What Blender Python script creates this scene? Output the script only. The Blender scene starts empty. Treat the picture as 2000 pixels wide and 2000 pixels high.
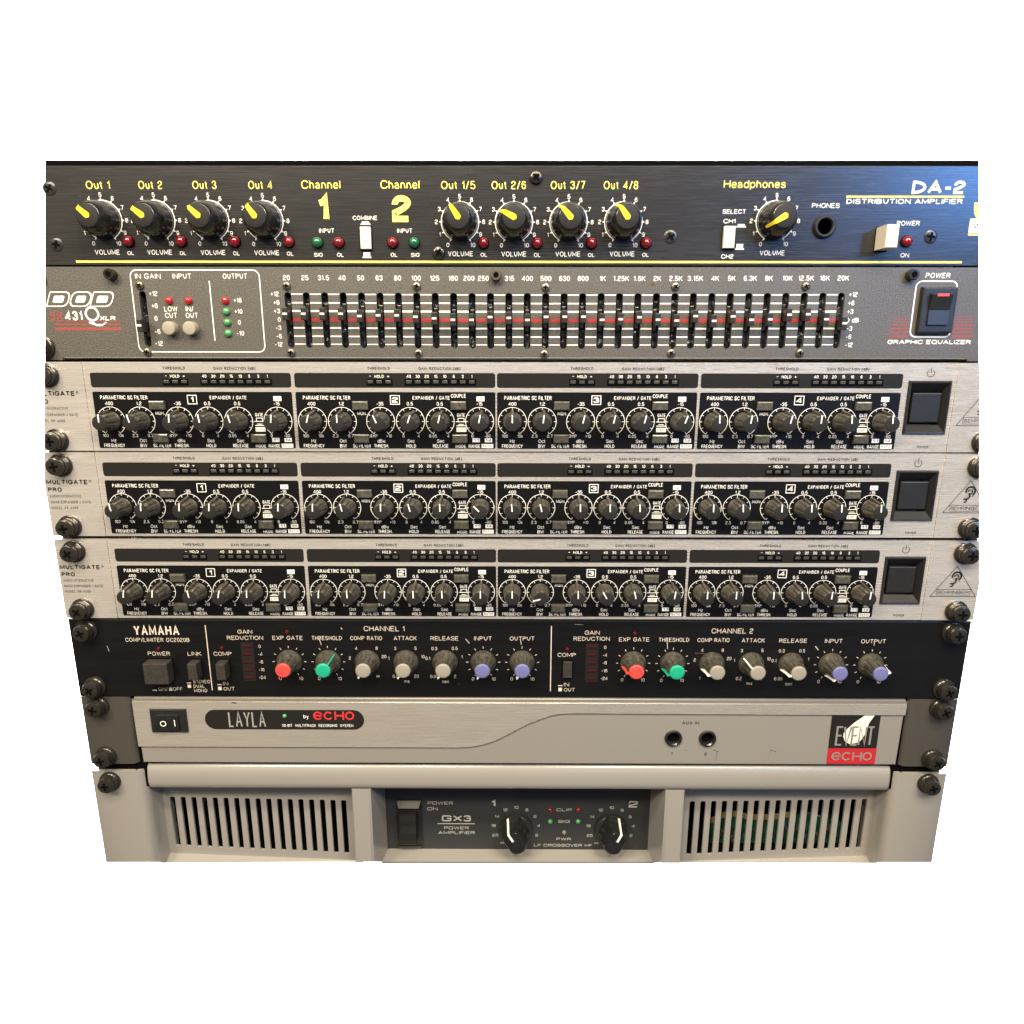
import bpy, bmesh, math, random
from mathutils import Matrix, Vector
random.seed(7)
C = bpy.context.scene.collection
S = 0.001                      # all sizes below are millimetres on the rack front:
R = math.radians               # x right, v down, d out of the faceplates towards the room

# ------------------------------------------------------------------ camera
def make_camera():
    cd = bpy.data.cameras.new('camera'); cam = bpy.data.objects.new('camera', cd); C.objects.link(cam)
    f, th, ya, ro, cx, cv, d = 1317, 2.31785888e-01, -3.54949e-03, 1.213e-03, -2.44, 84.43, 336.54
    def m3(a): return Matrix(a)
    Y = m3(((math.cos(ya), 0, -math.sin(ya)), (0, 1, 0), (math.sin(ya), 0, math.cos(ya))))
    T = m3(((1, 0, 0), (0, math.cos(th), -math.sin(th)), (0, math.sin(th), math.cos(th))))
    Q = m3(((math.cos(ro), -math.sin(ro), 0), (math.sin(ro), math.cos(ro), 0), (0, 0, 1)))
    M = Q @ T @ Y                                   # rows: right, down, forward in (x, v, into)
    conv = lambda r: Vector((r[0], r[2], -r[1]))    # (x, v, into) -> blender
    rt, dn, fw = conv(M[0]), conv(M[1]), conv(M[2])
    W = Matrix.Identity(4)
    for i in range(3):
        W[i][0] = rt[i]; W[i][1] = -dn[i]; W[i][2] = -fw[i]
    W.translation = Vector((cx * S, -d * S, -cv * S))
    cam.matrix_world = W
    cd.sensor_width = 36; cd.sensor_fit = 'HORIZONTAL'; cd.lens = 36 * f / 2000
    cd.clip_start = 0.005; cd.clip_end = 50
    bpy.context.scene.camera = cam
make_camera()

# ------------------------------------------------------------------ room light
sc = bpy.context.scene
sc.view_settings.view_transform = 'Standard'; sc.view_settings.look = 'None'
sc.view_settings.exposure = 0.0; sc.view_settings.gamma = 1
w = bpy.data.worlds.new('World'); sc.world = w; w.use_nodes = True
nt = w.node_tree; bg = nt.nodes['Background']
tc = nt.nodes.new('ShaderNodeTexCoord'); sp = nt.nodes.new('ShaderNodeSeparateXYZ')
rp = nt.nodes.new('ShaderNodeValToRGB'); mr = nt.nodes.new('ShaderNodeMapRange')
nt.links.new(tc.outputs['Generated'], sp.inputs[0]); nt.links.new(sp.outputs['X'], mr.inputs['Value'])
mr.inputs['From Min'].default_value = -1; mr.inputs['From Max'].default_value = 1
nt.links.new(mr.outputs[0], rp.inputs[0]); nt.links.new(rp.outputs[0], bg.inputs['Color'])
e = rp.color_ramp.elements
e[0].position = 0.15; e[0].color = (0.62, 0.52, 0.38, 1)
e[1].position = 0.85; e[1].color = (0.34, 0.44, 0.62, 1)
m_ = e.new(0.5); m_.color = (0.34, 0.33, 0.34, 1)
bg.inputs['Strength'].default_value = 0.36

def area(name, loc, target, sx, sy, power, col, spread=180):
    ld = bpy.data.lights.new(name, 'AREA'); ld.shape = 'RECTANGLE'; ld.size = sx * S; ld.size_y = sy * S
    ld.energy = power; ld.color = col; ld.spread = R(spread)
    o = bpy.data.objects.new(name, ld); C.objects.link(o)
    p = Vector((loc[0], -loc[2], -loc[1])) * S; t = Vector((target[0], -target[2], -target[1])) * S
    o.location = p; o.rotation_euler = (t - p).to_track_quat('-Z', 'Y').to_euler(); return o
# warm ceiling lamps over both shoulders of the photographer, window far right, added fill hidden behind the rack to whiten the backdrop
area('ceiling_lamp', (-680, -520, 800), (-60, 150, 0), 300, 200, 10.5, (1, .89, .74))
area('ceiling_lamp', (-205, -560, 800), (-40, 150, 0), 90, 110, 6.5, (1, .88, .68))
area('ceiling_lamp', (345, -560, 800), (80, 150, 0), 100, 110, 7, (1, .88, .69))
area('ceiling_lamp', (720, -520, 800), (60, 150, 0), 260, 200, 5, (1, .90, .79))
area('ceiling_lamp', (0, -620, 530), (0, 200, 0), 1000, 90, 14, (1, .89, .70))
area('window_light', (1330, -520, 1450), (240, -60, 0), 440, 420, .46, (.10, .36, 1), 15)
area('backdrop_fill', (0, 120, -330), (0, 190, -1100), 260, 200, 520, (1, 1, 1))

# ------------------------------------------------------------------ materials
MATS = {}
def mat(name, col, rough=.5, metal=0., spec=.5, emit=None, bump=None, brushed=None, speck=None, coat=0., trans=0., aniso=0.):
    m = bpy.data.materials.new(name); m.use_nodes = True; n = m.node_tree; b = n.nodes['Principled BSDF']
    L = n.links.new
    b.inputs['Base Color'].default_value = (*col, 1); b.inputs['Roughness'].default_value = rough
    b.inputs['Metallic'].default_value = metal; b.inputs['Specular IOR Level'].default_value = spec
    if coat: b.inputs['Coat Weight'].default_value = coat; b.inputs['Coat Roughness'].default_value = .08
    if aniso:
        b.inputs['Anisotropic'].default_value = aniso; tg = n.nodes.new('ShaderNodeCombineXYZ'); tg.inputs[0].default_value = 1
        L(tg.outputs[0], b.inputs['Tangent'])
    if trans: b.inputs['Transmission Weight'].default_value = trans
    if emit: b.inputs['Emission Color'].default_value = (*emit[0], 1); b.inputs['Emission Strength'].default_value = emit[1]
    tcn = n.nodes.new('ShaderNodeTexCoord'); geo = n.nodes.new('ShaderNodeNewGeometry')
    def noise(scale, sx=1, sz=1, detail=4, src=None, sy=1):
        mp = n.nodes.new('ShaderNodeMapping'); mp.inputs['Scale'].default_value = (sx, sy, sz)
        L(src or geo.outputs['Position'], mp.inputs[0])
        t = n.nodes.new('ShaderNodeTexNoise'); t.inputs['Scale'].default_value = scale; t.inputs['Detail'].default_value = detail
        L(mp.outputs[0], t.inputs['Vector']); return t.outputs['Fac']
    def maprange(v, a, b_, lo, hi):
        r = n.nodes.new('ShaderNodeMapRange'); r.inputs['From Min'].default_value = a; r.inputs['From Max'].default_value = b_
        r.inputs['To Min'].default_value = lo; r.inputs['To Max'].default_value = hi; L(v, r.inputs['Value']); return r.outputs[0]
    def scale_col(val):
        mx = n.nodes.new('ShaderNodeMix'); mx.data_type = 'RGBA'; mx.blend_type = 'MULTIPLY'; mx.inputs[0].default_value = 1
        mx.inputs[6].default_value = (*col, 1); cmb = n.nodes.new('ShaderNodeCombineColor')
        for i in range(3): L(val, cmb.inputs[i])
        L(cmb.outputs[0], mx.inputs[7]); L(mx.outputs[2], b.inputs['Base Color'])
    hts = []
    if brushed:                       # (amount of colour variation, bump strength, roughness variation)
        f1 = noise(60, .9, 26, 5); f2 = noise(14, .55, 9, 3)
        mx = n.nodes.new('ShaderNodeMath'); mx.operation = 'MULTIPLY_ADD'; mx.inputs[1].default_value = .65
        L(f1, mx.inputs[0]); hf = n.nodes.new('ShaderNodeMath'); hf.operation = 'MULTIPLY'; hf.inputs[1].default_value = .35
        L(f2, hf.inputs[0]); L(hf.outputs[0], mx.inputs[2])
        scale_col(maprange(mx.outputs[0], .3, .7, 1 - brushed[0], 1 + brushed[0]))
        L(maprange(mx.outputs[0], .3, .7, max(.05, rough - brushed[2]), rough + brushed[2]), b.inputs['Roughness'])
        bp = n.nodes.new('ShaderNodeBump'); bp.inputs['Strength'].default_value = brushed[1]; bp.inputs['Distance'].default_value = .0004
        L(mx.outputs[0], bp.inputs['Height']); L(bp.outputs[0], b.inputs['Normal'])
    if bump:                          # (scale, strength, distance mm, colour variation)
        f = noise(bump[0], detail=3)
        bp = n.nodes.new('ShaderNodeBump'); bp.inputs['Strength'].default_value = bump[1]; bp.inputs['Distance'].default_value = bump[2] * S
        L(f, bp.inputs['Height']); L(bp.outputs[0], b.inputs['Normal'])
        if len(bump) > 3: scale_col(maprange(f, .3, .7, 1 - bump[3], 1 + bump[3]))
    if speck:                         # wear: (scale, threshold, colour)
        f = noise(speck[0], 1, speck[3] if len(speck) > 3 else 1, 2); r = maprange(f, speck[1], speck[1] + .03, 0, 1)
        mx = n.nodes.new('ShaderNodeMix'); mx.data_type = 'RGBA'; L(r, mx.inputs[0])
        src = b.inputs['Base Color'].links[0].from_socket if b.inputs['Base Color'].links else None
        if src: L(src, mx.inputs[6])
        else: mx.inputs[6].default_value = (*col, 1)
        mx.inputs[7].default_value = (*speck[2], 1); L(mx.outputs[2], b.inputs['Base Color'])
    MATS[name] = m; return m
mat('dark_anodised', (.022, .021, .020), .27, .1, .55, brushed=(.15, .09, .05), aniso=.3, speck=(900, .74, (.16, .15, .13)))
mat('charcoal_paint', (.076, .069, .056), .40, 0, .5, bump=(1700, .9, .22, .50), speck=(700, .76, (.05, .035, .02)))
mat('aluminium', (.90, .84, .765), .28, .72, .5, brushed=(.14, .28, .08), aniso=.85)
mat('aluminium_fine', (.76, .70, .61), .28, .72, .5, brushed=(.12, .28, .07), aniso=.8)
mat('matte_silver', (.37, .342, .302), .42, .45, .5, bump=(5000, .15, .03, .05))
mat('black_print', (.0045, .0045, .005), .36, 0, .22, bump=(3000, .1, .02, .3))
mat('display_black', (.015, .014, .0125), .28, 0, .28)
mat('black_plate', (.0055, .0055, .006), .32, 0, .27, brushed=(.3, .05, .05), speck=(500, .77, (.08, .075, .06)))
mat('black_plastic', (.014, .0135, .013), .42, 0, .4, bump=(1500, .25, .06, .3))
mat('knob_plastic', (.050, .045, .034), .30, 0, .6, bump=(500, .25, .08, .45), speck=(1300, .70, (.20, .17, .12)))
mat('knob_cap', (.016, .0155, .014), .6, 0, .2, bump=(1800, .15, .04, .2))
mat('gloss_black', (.012, .012, .012), .17, 0, .6, bump=(260, .3, .3, .3), speck=(800, .74, (.07, .065, .05)))
mat('blued_screw', (.045, .040, .033), .22, .6, .6, bump=(400, .2, .15))
mat('screw_recess', (.002, .002, .002), .9, 0, .05)  # near-black in place of the shade inside screw recesses; also colours led rings
mat('bolt_steel', (.20, .17, .13), .35, .85)
mat('void_black', (.002, .002, .002), .9, 0, .05)  # shade of holes and gaps put into the colour; also the black rails
mat('slot_dust', (.010, .011, .013), .22, 0, .6, bump=(330, 1.0, 1.2, .6), speck=(420, .66, (.09, .085, .07), .35))
mat('cream_button', (.62, .56, .45), .42, 0, .4)
mat('beige_button', (.27, .24, .18), .5)
mat('smoke_button', (.062, .058, .044), .25, 0, .5, bump=(500, .3, .2, .35), coat=.3)
mat('white_ink', (.80, .78, .72), .5)
mat('cream_ink', (.60, .52, .43), .5)
mat('grey_ink', (.42, .40, .36), .5)
mat('yellow_ink', (.80, .70, .12), .5)
mat('yellow_pointer', (.82, .62, .01), .4)
mat('dark_ink', (.006, .006, .006), .6, 0, .15)
mat('soft_ink', (.018, .015, .014), .6, 0, .15)
mat('red_ink', (.36, .028, .028), .5)
mat('rust', (.10, .05, .025), .8)
mat('faded_red_ink', (.24, .045, .036), .55)
mat('red_lens', (.19, .003, .008), .09, 0, .6, coat=.6)
mat('bright_red_lens', (.46, .006, .010), .12, 0, .6, emit=((1, .02, .02), .03), coat=.6)
mat('green_lens', (.006, .115, .04), .1, 0, .6, coat=.6)
mat('pale_green_lens', (.06, .27, .08), .16, 0, .6, coat=.5)
mat('dim_red', (.022, .004, .004), .25)
mat('bar_red', (.075, .013, .011), .25)
mat('button_plastic', (.035, .031, .026), .3, 0, .6, bump=(900, .2, .05, .3))
mat('dim_red_lens', (.09, .004, .006), .15)
mat('led_bar', (.045, .043, .038), .25)
mat('clear_lens', (.12, .115, .10), .1, 0, .6, coat=.6)
mat('red_cap', (.66, .055, .045), .5)
mat('green_cap', (.008, .33, .19), .5)
mat('grey_cap', (.27, .245, .20), .5)
mat('blue_cap', (.13, .135, .30), .5)
mat('badge_red', (.42, .018, .024), .4)
mat('logo_red', (.62, .03, .035), .4)
mat('grey_paint', (.305, .285, .258), .26, .1, .85, bump=(2600, .35, .06, .05))
mat('slate_panel', (.026, .028, .029), .45, 0, .35)
mat('ear_paint', (.062, .056, .048), .45, .1, .4, bump=(3000, .2, .04, .08))
mat('chassis_steel', (.06, .06, .06), .5, .5)
mat('circuit_green', (.004, .045, .02), .35, 0, .5, bump=(120, .8, 2, .7))
mat('coil_tan', (.20, .145, .06), .5)
mat('wire_blue', (.05, .07, .30), .4)
mat('backdrop_white', (.85, .85, .85), .9, 0, .1)
mat('cream_paper', (.80, .76, .64), .5)

# ------------------------------------------------------------------ object helpers
WL = {}
def link(name, mesh, m, parent, pos, rot=0.0, kind=None):
    """pos = (x, v, d) of the object's origin in rack millimetres; parent may be rotated only for sub-parts at its own origin"""
    o = bpy.data.objects.new(name, mesh); C.objects.link(o)
    if m is not None and mesh is not None and not mesh.materials: mesh.materials.append(MATS[m])
    wl = Vector((pos[0], -pos[2], -pos[1])) * S
    if parent is not None:
        o.parent = parent; o.location = wl - WL[parent.name]
    else: o.location = wl
    o.rotation_euler = (0, rot, 0); WL[o.name] = wl
    if kind: o['kind'] = kind
    return o
def sub(name, mesh, m, parent):          # sub-part that shares its part's origin and turn
    o = bpy.data.objects.new(name, mesh); C.objects.link(o)
    if not mesh.materials: mesh.materials.append(MATS[m])
    o.parent = parent; WL[o.name] = WL[parent.name]; return o
def thing(name, label, cat, pos, group=None):
    o = link(name, None, None, None, pos); o['label'] = label; o['category'] = cat
    if group: o['group'] = group
    return o
def V3(x, v, d): return Vector((x, -d, -v)) * S
class MB:
    """collects shapes in millimetres around an origin"""
    def __init__(s): s.v = []; s.f = []; s.sm = []
    def add(s, vs, fs, smooth=False):
        k = len(s.v); s.v += vs; s.f += [tuple(i + k for i in f) for f in fs]; s.sm += [smooth] * len(fs)
    def box(s, x0, x1, v0, v1, d0, d1, c=0.0):
        """front (d1) edges chamfered by c"""
        if c <= 0:
            p = [(x, v, d) for d in (d0, d1) for v in (v0, v1) for x in (x0, x1)]
            s.add(p, [(0, 1, 3, 2), (4, 6, 7, 5), (0, 4, 5, 1), (2, 3, 7, 6), (0, 2, 6, 4), (1, 5, 7, 3)])
        else:
            r = lambda a, d: [(x0 + a, v0 + a, d), (x1 - a, v0 + a, d), (x1 - a, v1 - a, d), (x0 + a, v1 - a, d)]
            p = r(0, d0) + r(0, d1 - c) + r(c * .3, d1 - c * .3) + r(c, d1)
            fs = [(3, 2, 1, 0), (12, 13, 14, 15)]
            for k in range(3):
                for i in range(4): fs.append((k * 4 + i, k * 4 + (i + 1) % 4, k * 4 + 4 + (i + 1) % 4, k * 4 + 4 + i))
            s.add(p, fs)
        return s
    def frustum(s, b, t, d0, d1):
        """b, t = (x0,x1,v0,v1) at d0 and d1"""
        r = lambda q, d: [(q[0], q[2], d), (q[1], q[2], d), (q[1], q[3], d), (q[0], q[3], d)]
        s.add(r(b, d0) + r(t, d1), [(3, 2, 1, 0), (4, 5, 6, 7)] + [(i, (i + 1) % 4, 4 + (i + 1) % 4, 4 + i) for i in range(4)]); return s
    def rect(s, x0, x1, v0, v1, d):
        s.add([(x0, v0, d), (x1, v0, d), (x1, v1, d), (x0, v1, d)], [(0, 1, 2, 3)]); return s
    def quad(s, a, b, c, d): s.add([a, b, c, d], [(0, 1, 2, 3)]); return s
    def poly(s, pts, d0, d1):
        n = len(pts); p = [(x, v, d0) for x, v in pts] + [(x, v, d1) for x, v in pts]
        s.add(p, [tuple(range(n)), tuple(range(2 * n - 1, n - 1, -1))] + [(i, (i + 1) % n, n + (i + 1) % n, n + i) for i in range(n)]); return s
    def lathe(s, prof, n=24, fl=None, cx=0, cv=0, sy=1.0):
        """prof = [(r, d)...]; fl(angle, r, d) -> r"""
        p = []; fs = []
        for r, d in prof:
            for i in range(n):
                a = 2 * math.pi * i / n; rr = fl(a, r, d) if fl else r
                p.append((cx + rr * math.sin(a), cv - rr * math.cos(a) * sy, d))
        m = len(prof)
        for k in range(m - 1):
            for i in range(n): fs.append((k * n + i, k * n + (i + 1) % n, (k + 1) * n + (i + 1) % n, (k + 1) * n + i))
        fs.append(tuple((m - 1) * n + i for i in range(n))); fs.append(tuple(n - 1 - i for i in range(n)))
        s.add(p, fs, True); return s
    def arc(s, cx, cv, r, a0, a1, wd, d, n=30):
        """flat stroke of a circle, angles clockwise from the top in degrees"""
        p = []
        for i in range(n + 1):
            a = R(a0 + (a1 - a0) * i / n)
            for q in (r - wd / 2, r + wd / 2): p.append((cx + q * math.sin(a), cv - q * math.cos(a), d))
        s.add(p, [(2 * i, 2 * i + 1, 2 * i + 3, 2 * i + 2) for i in range(n)]); return s
    def line(s, x0, v0, x1, v1, wd, d):
        L_ = math.hypot(x1 - x0, v1 - v0) or 1; nx, nv = -(v1 - v0) / L_ * wd / 2, (x1 - x0) / L_ * wd / 2
        s.add([(x0 + nx, v0 + nv, d), (x1 + nx, v1 + nv, d), (x1 - nx, v1 - nv, d), (x0 - nx, v0 - nv, d)], [(0, 1, 2, 3)]); return s
    def frame(s, x0, x1, v0, v1, r, wd, d, n=5):
        """flat stroke of a rounded rectangle"""
        o = rrect(x0, x1, v0, v1, r, n); i_ = rrect(x0 + wd, x1 - wd, v0 + wd, v1 - wd, max(r - wd, .01), n); k = len(o)
        s.add([(x, v, d) for x, v in o] + [(x, v, d) for x, v in i_], [(i, (i + 1) % k, k + (i + 1) % k, k + i) for i in range(k)]); return s
    def tr(s, k0, dx=0, dv=0, dd=0):
        for i in range(k0, len(s.v)): x, v, d = s.v[i]; s.v[i] = (x + dx, v + dv, d + dd)
    def mesh(s, name, o=(0, 0, 0), clip=None, sharp=35):
        me = bpy.data.meshes.new(name)
        me.from_pydata([V3(x - o[0], v - o[1], d - o[2]) for x, v, d in s.v], [], s.f)
        bm = bmesh.new(); bm.from_mesh(me)
        flat = [f for f in bm.faces]
        if clip:
            for co, no in clip:
                c0 = V3(co[0] - o[0], co[1] - o[1], -o[2]); nn = Vector((no[0], -(no[2] if len(no) > 2 else 0), -no[1])).normalized()
                r = bmesh.ops.bisect_plane(bm, geom=bm.verts[:] + bm.edges[:] + bm.faces[:], plane_co=c0, plane_no=nn, clear_outer=True, dist=1e-7)
                ed = [g for g in r['geom_cut'] if isinstance(g, bmesh.types.BMEdge) and g.is_valid and g.is_boundary]
                if ed and not s_flat(s):
                    try: bmesh.ops.holes_fill(bm, edges=ed, sides=0)
                    except Exception: pass
        if not s_flat(s):
            bmesh.ops.recalc_face_normals(bm, faces=bm.faces[:])
            for f in bm.faces: f.smooth = False
        bm.to_mesh(me); bm.free()
        if any(s.sm):
            me.shade_smooth() if hasattr(me, 'shade_smooth') else None
            me.set_sharp_from_angle(angle=R(sharp))
        me.update(); return me
def s_flat(s): return getattr(s, 'flat', False)
def rrect(x0, x1, v0, v1, r, n=5):
    out = []
    for cx, cv, a0 in ((x1 - r, v0 + r, 0), (x1 - r, v1 - r, 90), (x0 + r, v1 - r, 180), (x0 + r, v0 + r, 270)):
        for i in range(n + 1):
            a = R(a0 + 90 * i / n); out.append((cx + r * math.sin(a), cv - r * math.cos(a)))
    return out
CLIP_L = ((-217.7, 0), (-1, -.1585)); CLIP_R = ((209.1, 0), (1, -.1595))   # where the cut-out ends, left and right
CLIP_LS = ((-217.7, 0), (-1, -.1585, .66)); CLIP_RS = ((209.1, 0), (1, -.1595, .63))
CLIP_B = ((0, 374.15), (.0043, 1, .86))

def plate(outline, holes, d0, d1, o, bev=0.0, name='faceplate'):
    """sheet with real holes"""
    cu = bpy.data.curves.new('c', 'CURVE'); cu.dimensions = '2D'; cu.fill_mode = 'BOTH'
    cu.extrude = (d1 - d0) / 2 * S - bev * S; cu.bevel_depth = bev * S; cu.bevel_resolution = 1
    for pts in [outline] + holes:
        sp_ = cu.splines.new('POLY'); sp_.points.add(len(pts) - 1); sp_.use_cyclic_u = True
        for i, (x, v) in enumerate(pts): sp_.points[i].co = ((x - o[0]) * S, -(v - o[1]) * S, 0, 1)
    ob = bpy.data.objects.new('c', cu); C.objects.link(ob)
    dg = bpy.context.evaluated_depsgraph_get(); me = bpy.data.meshes.new_from_object(ob.evaluated_get(dg))
    me.name = name
    # curve plane (x, y) -> rack plane (x, z); thickness along y
    mid = (d0 + d1) / 2 - o[2]
    for vt in me.vertices:
        x, y, z = vt.co; vt.co = (x, -(z + mid * S), y)
    bpy.data.objects.remove(ob); bpy.data.curves.remove(cu)
    bm = bmesh.new(); bm.from_mesh(me); bmesh.ops.recalc_face_normals(bm, faces=bm.faces[:]); bm.to_mesh(me); bm.free()
    return me

# ------------------------------------------------------------------ lettering: a stroke alphabet, a lower case x after a point rounds that corner
F_ = {
'A': ('1', '0,0 .5,1 1,0|.17,.33 .83,.33'), 'B': ('.92', '0,.53 0,1 .93,1x .93,.53x 0,.53|0,.53 1,.53x 1,0x 0,0 0,.53'), 'C': ('.98', '1,.72 1,1x 0,1x 0,0x 1,0x 1,.28'),
'D': ('.95', '0,0 0,1 1,1x 1,0x 0,0'), 'E': ('.82', '1,1 0,1 0,0 1,0|0,.52 .9,.52'), 'F': ('.76', '1,1 0,1 0,0|0,.5 .88,.5'), 'G': ('1', '1,.74 1,1x 0,1x 0,0x 1,0x 1,.47 .55,.47'),
'H': ('.9', '0,0 0,1|1,0 1,1|0,.52 1,.52'), 'I': ('0', '0,0 0,1'), 'J': ('.7', '1,1 1,0x 0,0x 0,.3'), 'K': ('.9', '0,0 0,1|1,1 0,.4|.34,.6 1,0'), 'L': ('.74', '0,1 0,0 1,0'),
'M': ('1.15', '0,0 0,1 .5,.2 1,1 1,0'), 'N': ('.92', '0,0 0,1 1,0 1,1'), 'O': ('1.04', '.5,1 1,1x 1,0x 0,0x 0,1x .5,1'), 'P': ('.88', '0,0 0,1 1,1x 1,.47x 0,.47'),
'Q': ('1.04', '.5,1 1,1x 1,0x 0,0x 0,1x .5,1|.6,.25 1.02,-.08'), 'R': ('.92', '0,0 0,1 .97,1x .97,.5x 0,.5|.55,.5 1,0'), 'S': ('.9', '.96,.74 .96,1x .03,1x .03,.53x 1,.5x 1,0x 0,0x 0,.27'),
'T': ('.9', '0,1 1,1|.5,1 .5,0'), 'U': ('.92', '0,1 0,0x 1,0x 1,1'), 'V': ('.95', '0,1 .5,0 1,1'), 'W': ('1.35', '0,1 .25,0 .5,.95 .75,0 1,1'), 'X': ('.92', '0,0 1,1|0,1 1,0'),
'Y': ('.95', '0,1 .5,.45 1,1|.5,.45 .5,0'), 'Z': ('.85', '0,1 1,1 0,0 1,0'),
'0': ('.72', '.5,1 1,1x 1,0x 0,0x 0,1x .5,1'), '1': ('.3', '0,.76 .6,.82 1,1 1,0'), '2': ('.72', '0,.7 0,1x 1,1x 1,.56x 0,.3 0,0 1,0'), '3': ('.72', '0,.76 0,1x .95,1x .95,.53x .4,.53|.4,.53 1,.53x 1,0x 0,0x 0,.25'),
'4': ('.8', '.76,0 .76,1 0,.27 1,.27'), '5': ('.72', '.92,1 .1,1 .03,.5 .2,.62 1,.66x 1,0x 0,0x 0,.22'), '6': ('.72', '.95,.8 .92,1x 0,1x 0,0x 1,0x 1,.62x 0,.6x 0,.4'), '7': ('.7', '0,1 1,1 .35,0'),
'8': ('.72', '.5,1 .95,1x .95,.54x .05,.54x .05,1x .5,1|.5,.54 1,.54x 1,0x 0,0x 0,.54x .5,.54'), '9': ('.72', '.05,.2 .08,0x 1,0x 1,1x 0,1x 0,.38x 1,.4x 1,.6'),
'+': ('.6', '0,.46 1,.46|.5,.14 .5,.78'), '-': ('.45', '0,.42 1,.42'), '/': ('.5', '0,-.08 1,1.05'), '.': ('.16', '.5,0 .5,.15'), ':': ('0', '0,.12 0,.24|0,.62 0,.74'), '[': ('.22', '1,1.05 0,1.05 0,-.12 1,-.12'), ']': ('.22', '0,1.05 1,1.05 1,-.12 0,-.12'),
'\u221e': ('1.1', '.5,.45 .25,.75x 0,.75x 0,.15x .25,.15x .5,.45 .75,.75x 1,.75x 1,.15x .75,.15x .5,.45'), '\u00ae': ('1', '.5,1 1,1x 1,0x 0,0x 0,1x .5,1|.35,.25 .35,.75 .65,.75x .65,.5x .35,.5|.5,.5 .68,.25'),
'a': ('.62', '.05,.55 .05,.72x .95,.72x .95,0|.95,.42 0,.42x 0,0x .95,0x .95,.2'), 'b': ('.66', '0,1 0,0|0,.3 0,.72x 1,.72x 1,0x 0,0x 0,.3'), 'c': ('.6', '1,.52 1,.72x 0,.72x 0,0x 1,0x 1,.2'), 'd': ('.66', '1,1 1,0|1,.3 1,.72x 0,.72x 0,0x 1,0x 1,.3'),
'e': ('.64', '0,.36 1,.36 1,.72x 0,.72x 0,0x .96,0x .96,.15'), 'h': ('.62', '0,1 0,0|0,.45 0,.72x 1,.72x 1,0'), 'k': ('.58', '0,1 0,0|.95,.72 0,.25|.35,.42 1,0'), 'l': ('0', '0,1 0,0'), 'm': ('1.05', '0,.72 0,0|0,.45 0,.72x .5,.72x .5,0|.5,.45 .5,.72x 1,.72x 1,0'),
'n': ('.62', '0,.72 0,0|0,.45 0,.72x 1,.72x 1,0'), 'o': ('.66', '.5,.72 1,.72x 1,0x 0,0x 0,.72x .5,.72'), 'p': ('.66', '0,.72 0,-.28|0,.35 0,.72x 1,.72x 1,0x 0,0x 0,.35'), 's': ('.58', '.95,.54 .95,.72x .05,.72x .05,.38x 1,.36x 1,0x 0,0x 0,.2'),
't': ('.34', '.45,.95 .45,0x 1,0|0,.72 1,.72'), 'u': ('.62', '0,.72 0,0x 1,0x 1,.3|1,.72 1,0'), 'y': ('.62', '0,.72 .5,0|1,.72 .4,-.28 .05,-.28'), 'z': ('.56', '0,.72 1,.72 0,0 1,0'), ' ': ('.3', '')}
_P = {}
def glyph_paths(ch):
    if ch not in _P:
        w_, s_ = F_.get(ch) or F_['-']; out = []
        for seg in s_.split('|'):
            if not seg: continue
            pts = []
            for p in seg.split():
                r = p.endswith('x'); x, y = p.rstrip('x').split(','); pts.append((float(x), float(y), r))
            out.append(pts)
        _P[ch] = (float(w_), out)
    return _P[ch]
def stroke(mb, pts, wd, d, closed=False):
    n = len(pts)
    if n < 2: return
    L_ = []; h = wd / 2
    for i in range(n):
        if closed: a, b_ = pts[i - 1], pts[(i + 1) % n]
        else: a, b_ = pts[max(i - 1, 0)], pts[min(i + 1, n - 1)]
        p = pts[i]
        def un(u, v):
            l = math.hypot(v[0] - u[0], v[1] - u[1]) or 1; return ((v[0] - u[0]) / l, (v[1] - u[1]) / l)
        if not closed and i == 0: t0 = t1 = un(p, b_)
        elif not closed and i == n - 1: t0 = t1 = un(a, p)
        else: t0, t1 = un(a, p), un(p, b_)
        nx, ny = -(t0[1] + t1[1]), t0[0] + t1[0]; l = math.hypot(nx, ny) or 1; nx /= l; ny /= l
        k = min(1 / max(abs(nx * -t0[1] + ny * t0[0]), .01), 2.0) * h
        L_.append(((p[0] + nx * k, p[1] + ny * k, d), (p[0] - nx * k, p[1] - ny * k, d)))
    m = n if closed else n - 1
    mb.add([q for l in L_ for q in l], [(2 * i, 2 * i + 1, (2 * i + 3) % (2 * n), (2 * i + 2) % (2 * n)) for i in range(m)])
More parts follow.
